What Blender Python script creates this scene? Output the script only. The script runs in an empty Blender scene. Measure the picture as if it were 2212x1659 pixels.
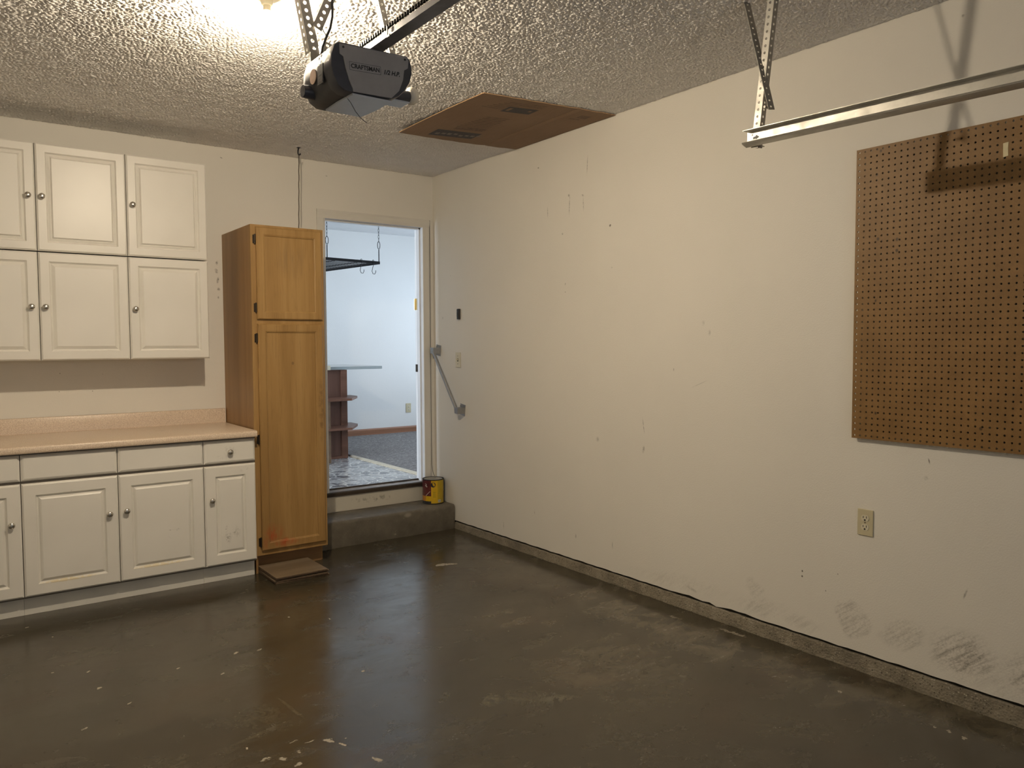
import bpy, bmesh, math, random
import numpy as np
from mathutils import Vector, Matrix
random.seed(7)
SC = bpy.context.scene
COL = SC.collection

# ---------------------------------------------------------------- camera, light, exposure
H = 2.7435                      # garage ceiling
KZ = 0.33                       # kitchen floor
KH = 2.75                       # kitchen ceiling
cam_d = bpy.data.cameras.new('camera')
cam = bpy.data.objects.new('camera', cam_d)
COL.objects.link(cam)
def cam_matrix(c, yaw, pitch, roll):
    cy, sy, cp, sp = math.cos(yaw), math.sin(yaw), math.cos(pitch), math.sin(pitch)
    f = Vector((sy*cp, cy*cp, sp)); r = Vector((cy, -sy, 0)); u = r.cross(f)
    c_, s_ = math.cos(roll), math.sin(roll)
    r, u = c_*r + s_*u, -s_*r + c_*u
    m = Matrix.Identity(4)
    for i in range(3):
        m[i][0], m[i][1], m[i][2], m[i][3] = r[i], u[i], -f[i], c[i]
    return m
cam.matrix_world = cam_matrix((-3.1812, -5.3799, 1.4275), 0.6337, -0.0517, -0.0042)
cam_d.sensor_fit = 'HORIZONTAL'
cam_d.sensor_width = 36.0
cam_d.lens = 36.0 * 1682.33 / 2212
cam_d.clip_start = 0.02
SC.camera = cam

W = bpy.data.worlds.new('sky')
SC.world = W
W.use_nodes = True
W.node_tree.nodes['Background'].inputs[0].default_value = (0.62, 0.78, 1.0, 1)
W.node_tree.nodes['Background'].inputs[1].default_value = 1.0

BULB_COLOR = (1.0, 0.84, 0.62)
BULB_STRENGTH = 3150.0
def area(name, loc, rot, sx, sy, energy, color):
    d = bpy.data.lights.new(name, 'AREA'); d.shape = 'RECTANGLE'
    d.size, d.size_y, d.energy, d.color = sx, sy, energy, color
    o = bpy.data.objects.new(name, d); COL.objects.link(o)
    o.location = loc; o.rotation_euler = rot
    return o
# daylight entering the kitchen through the windows in its two side walls
area('daylight', (-3.75, .47, 1.55), (0, math.radians(-90), 0), 1.7, .66, 140, (0.75, 0.865, 1.0))
area('daylight_side', (2.75, 1.55, 1.60), (0, math.radians(90), 0), 1.5, 2.2, 46, (0.75, 0.865, 1.0))
# added cool fill behind the camera, through openings made in the front wall
area('front_fill', (-1.97, -6.42, 1.75), (math.radians(90), 0, 0), 2.4, 0.36, 10, (0.85, 0.92, 1.0))

SC.view_settings.view_transform = 'Standard'
SC.view_settings.look = 'None'
SC.view_settings.gamma = 1.0
SC.view_settings.use_curve_mapping = False
SC.view_settings.exposure = 0.0

# ---------------------------------------------------------------- mesh helpers
class MB:
    """collects geometry, builds ONE mesh object"""
    def __init__(s): s.bm = bmesh.new()
    def box(s, lo, hi, bevel=0.0, seg=1):
        x0, y0, z0 = lo; x1, y1, z1 = hi
        v = [s.bm.verts.new(p) for p in ((x0,y0,z0),(x1,y0,z0),(x1,y1,z0),(x0,y1,z0),(x0,y0,z1),(x1,y0,z1),(x1,y1,z1),(x0,y1,z1))]
        fs = [s.bm.faces.new([v[i] for i in f]) for f in ((0,3,2,1),(4,5,6,7),(0,1,5,4),(1,2,6,5),(2,3,7,6),(3,0,4,7))]
        if bevel > 0:
            es = list({e for f in fs for e in f.edges})
            bmesh.ops.bevel(s.bm, geom=es, offset=bevel, segments=seg, affect='EDGES', profile=0.5)
        return s
    def xbox(s, size, mat, bevel=0.0):
        """box centred at the origin, placed by a matrix"""
        n0 = len(s.bm.verts); a, b, c = [k/2 for k in size]
        m2 = MB().box((-a,-b,-c),(a,b,c),bevel)
        bmesh.ops.transform(m2.bm, matrix=mat, verts=m2.bm.verts)
        s.merge(m2); return s
    def merge(s, other):
        me = bpy.data.meshes.new('tmp'); other.bm.to_mesh(me); s.bm.from_mesh(me)
        bpy.data.meshes.remove(me); other.bm.free(); return s
    def raw(s, vs, fs):
        v = [s.bm.verts.new(p) for p in vs]
        for f in fs:
            try: s.bm.faces.new([v[i] for i in f])
            except ValueError: pass
        return s
    def cyl(s, p0, p1, r, n=16, r1=None, caps=True):
        p0, p1 = Vector(p0), Vector(p1); d = (p1-p0).normalized()
        a = d.orthogonal().normalized(); b = d.cross(a); r1 = r if r1 is None else r1
        A = []; B = []
        for i in range(n):
            t = 2*math.pi*i/n; o = a*math.cos(t) + b*math.sin(t)
            A.append(s.bm.verts.new(p0+o*r)); B.append(s.bm.verts.new(p1+o*r1))
        for i in range(n):
            j = (i+1) % n; s.bm.faces.new((A[i], A[j], B[j], B[i]))
        if caps:
            s.bm.faces.new(A[::-1]); s.bm.faces.new(B)
        return s
    def tube(s, pts, r, n=8):
        pts = [Vector(p) for p in pts]; rings = []
        up = None
        for i, p in enumerate(pts):
            d = (pts[min(i+1, len(pts)-1)] - pts[max(i-1, 0)]).normalized()
            a = d.orthogonal().normalized() if up is None else (up - d*up.dot(d)).normalized()
            up = a; b = d.cross(a)
            rings.append([s.bm.verts.new(p + (a*math.cos(2*math.pi*k/n) + b*math.sin(2*math.pi*k/n))*r) for k in range(n)])
        for A, B in zip(rings, rings[1:]):
            for k in range(n):
                j = (k+1) % n; s.bm.faces.new((A[k], A[j], B[j], B[k]))
        s.bm.faces.new(rings[0][::-1]); s.bm.faces.new(rings[-1])
        return s
    def lathe(s, prof, origin=(0,0,0), axis='z', n=24):
        """profile (radius, height) turned about an axis"""
        o = Vector(origin); rings = []
        def P(r, h, t):
            c, q = r*math.cos(t), r*math.sin(t)
            return o + Vector({'z': (c, q, h), 'y': (c, h, q), 'x': (h, c, q)}[axis])
        for r, h in prof:
            if r < 1e-6: rings.append([s.bm.verts.new(P(0, h, 0))])
            else: rings.append([s.bm.verts.new(P(r, h, 2*math.pi*k/n)) for k in range(n)])
        for A, B in zip(rings, rings[1:]):
            for k in range(n):
                j = (k+1) % n
                if len(A) == 1 and len(B) == 1: continue
                if len(A) == 1: s.bm.faces.new((A[0], B[j], B[k]))
                elif len(B) == 1: s.bm.faces.new((A[k], A[j], B[0]))
                else: s.bm.faces.new((A[k], A[j], B[j], B[k]))
        return s
    def prism(s, poly, axis, a, b):
        """2-D polygon extruded along an axis from a to b"""
        def P(u, v, w): return {'x': (w,u,v), 'y': (u,w,v), 'z': (u,v,w)}[axis]
        A = [s.bm.verts.new(P(u, v, a)) for u, v in poly]; B = [s.bm.verts.new(P(u, v, b)) for u, v in poly]
        n = len(poly)
        for i in range(n):
            j = (i+1) % n; s.bm.faces.new((A[i], A[j], B[j], B[i]))
        s.bm.faces.new(A[::-1]); s.bm.faces.new(B)
        return s
    def rings(s, w, h, prof):
        """panel in the local x-z plane, centred; prof = (inset, height towards -y); last ring is filled"""
        R = []
        for ins, ht in prof:
            a, b = w/2-ins, h/2-ins
            R.append([s.bm.verts.new((x, -ht, z)) for x, z in ((-a,-b),(a,-b),(a,b),(-a,b))])
        for A, B in zip(R, R[1:]):
            for k in range(4):
                j = (k+1) % 4; s.bm.faces.new((A[k], A[j], B[j], B[k]))
        s.bm.faces.new(R[-1]); s.bm.faces.new(R[0][::-1])
        return s
    def perf(s, M, cols, rows, cu, cv, hr, t, hv=None, n=8):
        """perforated plate: u along M's x, v along M's y, thickness along M's z; holes go right through"""
        hv = hv or hr
        V = {}
        def vert(u, v, w):
            k = (round(u, 6), round(v, 6), round(w, 6))
            if k not in V: V[k] = s.bm.verts.new(M @ Vector(k))
            return V[k]
        def face(vs):
            try: s.bm.faces.new(vs)
            except ValueError: pass
        for i in range(cols):
            for j in range(rows):
                u0, v0 = i*cu, j*cv; uc, vc = u0+cu/2, v0+cv/2
                out = [(u0,v0),(uc,v0),(u0+cu,v0),(u0+cu,vc),(u0+cu,v0+cv),(uc,v0+cv),(u0,v0+cv),(u0,vc)]
                ang = [-135,-90,-45,0,45,90,135,180]
                inn = [(uc+hr*math.cos(math.radians(a)), vc+hv*math.sin(math.radians(a))) for a in ang]
                for k in range(8):
                    m = (k+1) % 8
                    face((vert(*out[k],0), vert(*out[m],0), vert(*inn[m],0), vert(*inn[k],0)))
                    face((vert(*inn[k],-t), vert(*inn[m],-t), vert(*out[m],-t), vert(*out[k],-t)))
                    face((vert(*inn[k],0), vert(*inn[m],0), vert(*inn[m],-t), vert(*inn[k],-t)))
        Uw, Vw = cols*cu, rows*cv
        for i in range(cols*2):
            a, b = i*cu/2, (i+1)*cu/2
            face((vert(a,0,-t), vert(b,0,-t), vert(b,0,0), vert(a,0,0)))
            face((vert(a,Vw,0), vert(b,Vw,0), vert(b,Vw,-t), vert(a,Vw,-t)))
        for i in range(rows*2):
            a, b = i*cv/2, (i+1)*cv/2
            face((vert(0,a,0), vert(0,b,0), vert(0,b,-t), vert(0,a,-t)))
            face((vert(Uw,a,-t), vert(Uw,b,-t), vert(Uw,b,0), vert(Uw,a,0)))
        return s
    def build(s, name, mat, parent=None, smooth=False, fix=True):
        org = wloc(parent) if parent else Vector((0,0,0))
        if fix: bmesh.ops.recalc_face_normals(s.bm, faces=s.bm.faces)
        if org.length: bmesh.ops.translate(s.bm, vec=-org, verts=s.bm.verts)
        me = bpy.data.meshes.new(name); s.bm.to_mesh(me); s.bm.free()
        me.materials.append(mat)
        if smooth:
            for p in me.polygons: p.use_smooth = True
            try: me.set_sharp_from_angle(angle=math.radians(40))
            except Exception: pass
        o = bpy.data.objects.new(name, me); COL.objects.link(o)
        if parent: o.parent = parent
        return o
def wloc(o):
    v = Vector((0,0,0))
    while o is not None:
        v = v + o.location; o = o.parent
    return v
def frame(p, ux, vy):
    """matrix with x = ux, y = vy made square, z = normal"""
    x = Vector(ux).normalized(); y = Vector(vy); y = (y - x*y.dot(x)).normalized(); z = x.cross(y)
    m = Matrix.Identity(4)
    for i in range(3): m[i][0], m[i][1], m[i][2], m[i][3] = x[i], y[i], z[i], p[i]
    return m
def place(name, mesh, parent, world):
    """another object on shared mesh data"""
    o = bpy.data.objects.new(name, mesh); COL.objects.link(o)
    if parent: o.parent = parent
    o.location = Vector(world) - (wloc(parent) if parent else Vector((0,0,0)))
    return o
def tag(o, label, cat, group=None, kind=None):
    o['label'] = label; o['category'] = cat
    if group: o['group'] = group
    if kind: o['kind'] = kind
    return o
def thing(name, loc, label, cat, group=None):
    o = bpy.data.objects.new(name, None); COL.objects.link(o); o.location = loc
    o.empty_display_size = 0.05
    return tag(o, label, cat, group)
def struct(o): o['kind'] = 'structure'; return o
def sempty(name, loc=(0,0,0)):
    o = bpy.data.objects.new(name, None); COL.objects.link(o); o.location = loc; o['kind'] = 'structure'; return o

# ---------------------------------------------------------------- material helpers
class NT:
    def __init__(s, name, world=False):
        s.m = bpy.data.materials.new(name); s.m.use_nodes = True
        s.t = s.m.node_tree; s.b = s.t.nodes['Principled BSDF']
        s.co = s.t.nodes.new('ShaderNodeNewGeometry').outputs['Position'] if world else s.t.nodes.new('ShaderNodeTexCoord').outputs['Object']
    def n(s, typ, **kw):
        o = s.t.nodes.new(typ)
        for k, v in kw.items(): setattr(o, k, v)
        return o
    def put(s, sock, val):
        if hasattr(val, 'is_linked') or isinstance(val, bpy.types.NodeSocket): s.t.links.new(val, sock)
        elif isinstance(val, (tuple, list)) and len(val) == 3 and sock.type == 'RGBA': sock.default_value = (*val, 1)
        else: sock.default_value = val
    def mapping(s, loc=(0,0,0), rot=(0,0,0), scale=(1,1,1), kind='POINT', vec=None):
        m = s.n('ShaderNodeMapping', vector_type=kind)
        s.put(m.inputs['Vector'], vec or s.co); m.inputs['Location'].default_value = loc
        m.inputs['Rotation'].default_value = rot; m.inputs['Scale'].default_value = scale
        return m.outputs[0]
    def noise(s, scale, detail=3, rough=0.55, vec=None, dist=0.0):
        o = s.n('ShaderNodeTexNoise'); s.put(o.inputs['Vector'], vec or s.co)
        o.inputs['Scale'].default_value = scale; o.inputs['Detail'].default_value = detail
        o.inputs['Roughness'].default_value = rough; o.inputs['Distortion'].default_value = dist
        return o.outputs[0]
    def voronoi(s, scale, feature='F1', vec=None, out='Distance', rnd=1.0):
        o = s.n('ShaderNodeTexVoronoi', feature=feature); s.put(o.inputs['Vector'], vec or s.co)
        o.inputs['Scale'].default_value = scale; o.inputs['Randomness'].default_value = rnd
        return o.outputs[out]
    def ramp(s, fac, stops):
        o = s.n('ShaderNodeValToRGB'); s.put(o.inputs[0], fac); e = o.color_ramp.elements
        while len(e) < len(stops): e.new(0.5)
        for el, (p, c) in zip(e, stops):
            el.position = p; el.color = (*c, 1) if len(c) == 3 else c
        return o.outputs[0]
    def mr(s, v, a, b, c=0.0, d=1.0, smooth=True):
        o = s.n('ShaderNodeMapRange'); o.interpolation_type = 'SMOOTHSTEP' if smooth else 'LINEAR'; o.clamp = True
        s.put(o.inputs[0], v)
        for i, k in zip((1,2,3,4), (a,b,c,d)): o.inputs[i].default_value = k
        return o.outputs[0]
    def math(s, op, a, b=0.0):
        o = s.n('ShaderNodeMath', operation=op); s.put(o.inputs[0], a); s.put(o.inputs[1], b); return o.outputs[0]
    def mix(s, fac, a, b, mode='MIX'):
        o = s.n('ShaderNodeMix', data_type='RGBA', blend_type=mode)
        s.put(o.inputs[0], fac); s.put(o.inputs[6], a); s.put(o.inputs[7], b); return o.outputs[2]
    def bump(s, h, strength, dist, normal=None):
        o = s.n('ShaderNodeBump'); o.inputs['Strength'].default_value = strength; o.inputs['Distance'].default_value = dist
        s.put(o.inputs['Height'], h)
        if normal: s.put(o.inputs['Normal'], normal)
        return o.outputs[0]
    def set(s, color=None, rough=None, metal=None, normal=None, spec=None, **kw):
        if color is not None: s.put(s.b.inputs['Base Color'], color)
        if rough is not None: s.put(s.b.inputs['Roughness'], rough)
        if metal is not None: s.b.inputs['Metallic'].default_value = metal
        if normal is not None: s.put(s.b.inputs['Normal'], normal)
        if spec is not None: s.b.inputs['Specular IOR Level'].default_value = spec
        return s
    def wobble(s, amount, scale):
        n = s.n('ShaderNodeTexNoise'); s.put(n.inputs['Vector'], s.co); n.inputs['Scale'].default_value = scale; n.inputs['Detail'].default_value = 4
        a = s.n('ShaderNodeVectorMath', operation='SUBTRACT'); s.put(a.inputs[0], n.outputs['Color']); a.inputs[1].default_value = (.5, .5, .5)
        b = s.n('ShaderNodeVectorMath', operation='SCALE'); s.put(b.inputs[0], a.outputs[0]); b.inputs['Scale'].default_value = amount
        c = s.n('ShaderNodeVectorMath', operation='ADD'); s.put(c.inputs[0], s.co); s.put(c.inputs[1], b.outputs[0])
        return c.outputs[0]
    def blobs(s, lst, vec=None):
        """union of soft elliptical patches: (centre, radii, rotation, inner edge, strength)"""
        tot = None
        for c, r, rot, inner, k in lst:
            v = s.mapping(c, rot, r, 'TEXTURE', vec)
            L = s.n('ShaderNodeVectorMath', operation='LENGTH'); s.put(L.inputs[0], v)
            f = s.mr(L.outputs['Value'], 1.0, inner, 0.0, k)
            tot = f if tot is None else s.math('MAXIMUM', tot, f)
        return tot
def plain(name, color, rough=0.5, metal=0.0, spec=None, grain=0.06, scale=40, bumpd=0.0):
    """simple material with slight tonal variation and fine relief"""
    t = NT(name); f = t.noise(scale, 2)
    d = tuple(max(0, c*(1-grain)) for c in color); l = tuple(min(1, c*(1+grain)) for c in color)
    t.set(t.ramp(f, [(0.3, d), (0.7, l)]), rough, metal, spec=spec)
    if bumpd: t.set(normal=t.bump(f, 0.5, bumpd))
    return t.m

# ---- painted drywall with orange-peel relief, scuffs and scratches
def wall_mat(name, color, dark=None, marks=None, smear=None):
    t = NT(name)
    peel = t.noise(150, 3, 0.6)
    big = t.noise(1.3, 2)
    c = t.ramp(big, [(0.3, tuple(k*0.96 for k in color)), (0.7, color)])
    if smear:
        m = t.blobs(smear, t.wobble(.10, 9))
        sm = t.noise(30, 6, 0.78, t.mapping(rot=(math.radians(-40),0,0), scale=(1, 4.5, .55), kind='TEXTURE'), 0.35)
        sp = t.mr(t.noise(95, 3, 0.6), 0.46, 0.62)
        f = t.math('MULTIPLY', m, t.math('ADD', t.math('MULTIPLY', t.mr(sm, 0.42, 0.64), 1.0), t.math('MULTIPLY', sp, 0.4)))
        c = t.mix(t.math('MULTIPLY', f, 0.66), c, (0.19, 0.165, 0.13))
    if marks:
        m = t.blobs(marks)
        f = t.math('MULTIPLY', m, t.mr(t.noise(70, 3), 0.35, 0.6, 0.25, 1.0))
        c = t.mix(f, c, (0.10, 0.08, 0.06))
    t.set(c, 0.55, spec=0.35, normal=t.bump(peel, 0.35, 0.0025))
    return t.m
WALL = (0.77, 0.735, 0.665)
RX = math.radians
def m_(y, z, ry, rz, rot=0, inner=0.3, k=1.0): return ((0, y, z), (0.5, ry, rz), (RX(rot), 0, 0), inner, k)
right_marks = [
    m_(-1.66, 2.285, .006, .085, 3, .2, .55), m_(-1.655, 2.345, .012, .012, 0, .2, .6), m_(-1.445, 2.27, .005, .05, -2, .2, .5), m_(-1.79, 2.27, .007, .055, -3, .2, .45),
    m_(-1.785, 2.325, .018, .008, 30, .2, .5), m_(-1.825, 2.50, .005, .075, 4, .2, .55), m_(-2.025, 2.114, .012, .01, 0, .3, .95), m_(-1.593, 2.116, .009, .009, 20, .3, .8),
    m_(-1.35, 2.568, .012, .008, 0, .3, .6), m_(-2.299, .962, .004, .06, -10, .2, .55), m_(-2.72, 1.53, .012, .02, 0, .1, .25), m_(-2.76, 1.48, .012, .02, 0, .1, .3),
    m_(-2.70, 1.215, .085, .003, -22, .1, .35), m_(-2.52, 1.285, .005, .012, 0, .2, .5), m_(-2.30, .83, .012, .03, 10, .1, .55), m_(-1.92, .85, .02, .02, 0, .1, .35),
    m_(-3.311, .372, .005, .007, 0, .4, 1), m_(-3.311, .348, .006, .006, 0, .4, 1), m_(-3.43, .31, .004, .005, 0, .4, .7), m_(-3.487, .40, .004, .005, 0, .4, .6),
    m_(-3.871, .95, .004, .016, -15, .3, .8), m_(-3.86, .88, .012, .012, 0, .1, .35), m_(-3.957, 2.666, .008, .008, 0, .3, .6), m_(-.944, .142, .003, .035, 0, .3, .8),
    m_(-1.30, .30, .004, .02, 0, .2, .5), m_(-1.72, .22, .008, .02, 0, .2, .45), m_(-.60, .05, .03, .01, 0, .2, .4), m_(-.255, 1.95, .006, .006, 0, .3, .6),
    m_(-.14, 1.63, .008, .014, 0, .3, .35), m_(-4.02, .45, .006, .03, 18, .2, .6), m_(-2.05, .23, .006, .03, 0, .2, .35), m_(-2.66, .12, .05, .012, 12, .1, .35),
    m_(-2.04, 1.87, .006, .006, 0, .3, .4), m_(-1.62, 1.80, .007, .01, 0, .3, .45), m_(-1.62, 1.75, .006, .006, 0, .3, .5)]
right_smear = [
    m_(-3.56, .215, .10, .085, 0, .75, .50), m_(-3.78, .215, .12, .075, -15, .6, .45), m_(-4.02, .20, .16, .12, 0, .3, .9), m_(-4.26, .20, .16, .10, 0, .3, .8),
    m_(-3.08, .14, .22, .07, -8, .1, .38), m_(-2.55, .14, .5, .06, -4, .1, .22), m_(-3.05, .22, .06, .05, 30, .3, .4), m_(-4.4, .15, .5, .15, 0, .1, .5), m_(-3.30, .13, .15, .05, 0, .1, .35)]
back_marks = [((x, 0, z), (rx, .5, rz), (0, RX(a), 0), .2, k) for x, z, rx, rz, a, k in (
    (-1.668, 1.975, .010, .018, 10, .9), (-1.672, 1.92, .014, .022, -20, .75), (-1.664, 1.86, .010, .03, 10, .8), (-1.66, 1.80, .014, .014, 0, .7), (-1.663, 1.745, .007, .012, 0, .6),
    (-1.623, 2.672, .012, .006, 20, .8), (-2.607, 1.151, .004, .004, 0, .9), (-2.429, 1.147, .004, .004, 0, .9), (-2.60, 1.26, .005, .005, 0, .6), (-2.37, 1.25, .004, .004, 0, .5),
    (-.884, 2.643, .012, .006, 10, .5), (-.07, 1.74, .008, .008, 0, .4))]
M_wall_r = wall_mat('paint_right', WALL, marks=right_marks, smear=right_smear)
M_wall_b = wall_mat('paint_back', WALL, marks=back_marks)
M_wall = wall_mat('paint_plain', (0.86, 0.83, 0.77))
M_kwall = wall_mat('paint_kitchen', (0.80, 0.81, 0.80))

def ceiling_mat(name, color, k=1.0):
    t = NT(name)
    w = t.noise(9, 2)
    v = t.mapping(scale=(1,1,1))
    a = t.noise(62, 3, 0.6, dist=1.2)
    b = t.voronoi(75, 'SMOOTH_F1')
    h = t.math('ADD', t.mr(a, 0.42, 0.66), t.math('MULTIPLY', t.mr(b, 0.45, 0.1), 0.55))
    c = t.ramp(w, [(0.3, tuple(q*0.96 for q in color)), (0.7, color)])
    t.set(c, 0.7, spec=0.35, normal=t.bump(t.noise(300, 2), 0.4, 0.002*k))
    return t.m
M_ceil = ceiling_mat('popcorn_ceiling', (0.91, 0.88, 0.85))
M_kceil = ceiling_mat('kitchen_ceiling', (0.72, 0.73, 0.74), 0.4)

def concrete_floor():
    t = NT('stained_concrete')
    st = t.mapping(rot=(0,0,RX(20)), scale=(0.9, 1.35, 1))
    a = t.noise(1.1, 5, 0.62, st, 0.8)
    b = t.noise(6, 6, 0.7, st, 0.5)
    g = t.noise(160, 2)
    c = t.ramp(a, [(0.30, (0.0355, 0.0294, 0.0181)), (0.5, (0.0522, 0.0435, 0.0274)), (0.72, (0.0688, 0.0573, 0.0360))])
    c = t.mix(t.mr(b, 0.5, 0.78, 0.0, 0.55), c, (0.0869, 0.0745, 0.0483))
    c = t.mix(t.mr(b, 0.45, 0.25, 0.0, 0.5), c, (0.0309, 0.0252, 0.0151))
    c = t.mix(t.mr(t.noise(1.9, 4, .6, st, .4), .50, .72, 0, .5), c, (0.066, 0.040, 0.022))
    f = lambda x, y, rx, ry, rot=0, inner=.3, k=1.0: ((x, y, 0), (rx, ry, .5), (0, 0, RX(rot)), inner, k)
    # paler worn zone along the wall and in patches, ring marks
    worn = t.blobs(vec=t.wobble(.35, 2.2), lst=[f(-.25, -2.7, .30, 1.6, 0, .2, .7), f(-.8, -2.9, .5, .5, 0, .1, .4), f(-.1, -3.9, .25, .7, 0, .2, .5), f(-.30, -1.6, .28, .9, 0, .2, .45), f(-.75, -2.2, .35, .5, 10, .1, .4)])
    c = t.mix(t.math('MULTIPLY', worn, t.mr(b, 0.34, 0.62)), c, (0.175, 0.148, 0.102))
    w = t.blobs([f(-1.44, -2.86, .10, .055, 35, .2, .8), f(-1.22, -3.01, .12, .045, -25, .2, .8), f(-1.58, -2.73, .075, .03, 40, .2, .6), f(-2.15, -1.95, .13, .08, 0, .1, .3), f(-2.24, -2.44, .15, .13, -10, .3, .28), f(-1.30, -2.95, .25, .12, -36, .1, .35),
                 f(-2.08, -1.83, .12, .06, 0, .1, .35), f(-2.45, -1.25, .14, .02, 10, .1, .25), f(-1.85, -1.2, .3, .25, 0, .1, .25), f(-1.65, -1.55, .35, .6, 0, .1, .3)])
    c = t.mix(t.math('MULTIPLY', w, t.mr(t.noise(16, 6, 0.75, dist=1.6), 0.42, 0.60)), c, (0.1391, 0.1241, 0.0837))
    lines = t.blobs(vec=t.wobble(.02, 20), lst=[f(-2.115, -2.44, .010, .17, 5, .2, .6), f(-2.27, -2.575, .17, .012, 14, .2, .6), f(-2.06, -1.98, .008, .16, 4, .2, .4)])
    c = t.mix(t.math('MULTIPLY', lines, t.mr(t.noise(40, 3), 0.35, 0.6, .3, .8)), c, (0.1275, 0.1126, 0.0757))
    # white paint: a smear by the wall corner and chips
    chips = [f(-.575, -1.109, .075, .026, -25, .75, 1), f(-.62, -1.10, .04, .022, 0, .7, 1), f(-.075, -2.98, .018, .10, 4, .5, .7), f(-.14, -2.66, .016, .05, 4, .4, .4)]
    for x, y, r in ((-2.702,-1.577,.008),(-2.691,-1.798,.009),(-2.866,-.79,.009),(-2.376,-1.78,.009),(-1.728,-2.302,.009),(-2.24,-1.954,.009),(-2.78,-1.02,.006),(-2.83,-1.5,.008),(-2.79,-2.15,.007),
                    (-.243,-4.08,.008),(-.249,-4.134,.010),(-.248,-4.033,.006),(-2.62,-2.02,.006),(-1.59,-1.60,.006),(-1.75,-1.45,.007),(-1.32,-2.05,.006),(-.95,-2.3,.005),(-2.02,-1.79,.011),(-2.12,-1.76,.012),(-.26,-3.66,.010)):
        chips.append(f(x, y, r*1.4, r, 30, .6, 1))
    for x, y, a, b_, rot in ((-2.096,-2.777,.030,.012,-50),(-2.067,-2.832,.020,.007,-60),(-2.012,-2.997,.030,.012,-70),(-2.32,-2.767,.022,.010,10),(-2.241,-2.863,.020,.014,60),(-2.275,-2.80,.012,.016,20),
                              (-2.21,-2.79,.016,.008,80),(-2.15,-2.74,.022,.004,10),(-2.20,-2.71,.018,.003,10),(-2.045,-2.80,.007,.004,0),(-2.35,-2.66,.006,.006,0)):
        chips.append(f(x, y, a, b_, rot, .5, 1))
    p = t.math('MULTIPLY', t.blobs(chips, t.wobble(.045, 34)), t.mr(t.noise(75, 3, 0.6), 0.34, 0.46))
    c = t.mix(p, c, (0.34, 0.30, 0.23))
    bump = t.math('ADD', t.math('MULTIPLY', b, 0.5), t.math('MULTIPLY', g, 0.18))
    rough = t.mr(t.noise(3.2, 6, 0.72, st, 0.8), 0.30, 0.66, 0.10, 0.30, False)
    rough = t.math('ADD', rough, t.math('MULTIPLY', t.mr(b, .5, .7), 0.08))
    t.set(c, t.math('MAXIMUM', rough, t.math('MULTIPLY', p, 0.7)), spec=0.60, normal=t.bump(bump, 0.14, 0.004))
    return t.m
M_floor = concrete_floor()

def rough_concrete():
    t = NT('rough_concrete')
    a = t.noise(7, 6, 0.7); pb = t.voronoi(105); pc = t.voronoi(105, out='Color')
    c = t.ramp(a, [(0.3, (0.16, 0.138, 0.10)), (0.55, (0.27, 0.235, 0.175)), (0.8, (0.40, 0.355, 0.275))])
    sep = t.n('ShaderNodeSeparateColor'); t.put(sep.inputs[0], pc)
    peb = t.math('MULTIPLY', t.mr(pb, 0.42, 0.22), t.math('MULTIPLY', t.mr(sep.outputs[0], .5, .9), t.mr(t.noise(5, 3), .42, .6)))
    c = t.mix(t.math('MULTIPLY', peb, 0.8), c, (0.52, 0.47, 0.37))
    c = t.mix(t.math('MULTIPLY', t.mr(pb, 0.42, 0.22), t.mr(sep.outputs[1], .70, .8)), c, (0.10, 0.085, 0.062))
    c = t.mix(t.mr(t.noise(3, 4), 0.50, 0.70, 0, .6), c, (0.11, 0.095, 0.07))
    t.set(c, 0.8, spec=0.3, normal=t.bump(t.math('SUBTRACT', a, t.math('MULTIPLY', pb, 0.6)), 0.8, 0.006))
    return t.m
M_conc = rough_concrete()
def step_concrete():
    t = NT('step_concrete')
    a = t.noise(7, 5, 0.65); sp = t.voronoi(90)
    c = t.ramp(a, [(0.3, (0.085, 0.074, 0.054)), (0.55, (0.135, 0.117, 0.088)), (0.8, (0.20, 0.175, 0.135))])
    c = t.mix(t.math('MULTIPLY', t.mr(sp, 0.20, 0.08), t.mr(t.noise(22, 2), 0.56, 0.66)), c, (0.40, 0.35, 0.28))
    w = t.blobs([((-.42, -.30, .16), (.04, .05, .022), (0,0,0), .3, .8), ((-.80, -.27, .19), (.06, .02, .02), (0,0,0), .2, .5), ((-.52, -.30, .03), (.012, .05, .01), (0,0,0), .3, .8)])
    c = t.mix(w, c, (0.30, 0.27, 0.22))
    t.set(c, 0.55, spec=0.5, normal=t.bump(a, 0.6, 0.008))
    return t.m
M_step = step_concrete()

def oak(name, c0, c1, c2, axis='z', scratch=None, extra=None, scl=1.0):
    t = NT(name, True)
    sc = {'z': (1, 1, 0.045), 'x': (0.045, 1, 1), 'y': (1, 0.045, 1)}[axis]
    v = t.mapping(scale=tuple(k*scl for k in sc))
    warp = t.noise(5.0, 3, 0.5, v, 2.2)
    fine = t.noise(170, 3, 0.7, v)
    mid = t.noise(28, 4, 0.6, v, 0.6)
    c = t.ramp(warp, [(0.28, c0), (0.5, c1), (0.74, c2)])
    c = t.mix(t.mr(mid, 0.45, 0.75, 0, .5), c, c0)
    c = t.mix(t.mr(fine, 0.52, 0.72, 0, .35), c, tuple(k*0.55 for k in c0))
    if extra: c = extra(t, c)
    t.set(c, 0.42, spec=0.4, normal=t.bump(fine, 0.12, 0.001))
    return t.m
OK0, OK1, OK2 = (0.275, 0.155, 0.050), (0.36, 0.212, 0.074), (0.42, 0.26, 0.100)
M_oak = oak('oak_stile', OK0, OK1, OK2)
M_oak_side = oak('oak_side', (0.27,0.150,0.056), (0.33,0.188,0.072), (0.37,0.215,0.087))
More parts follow.
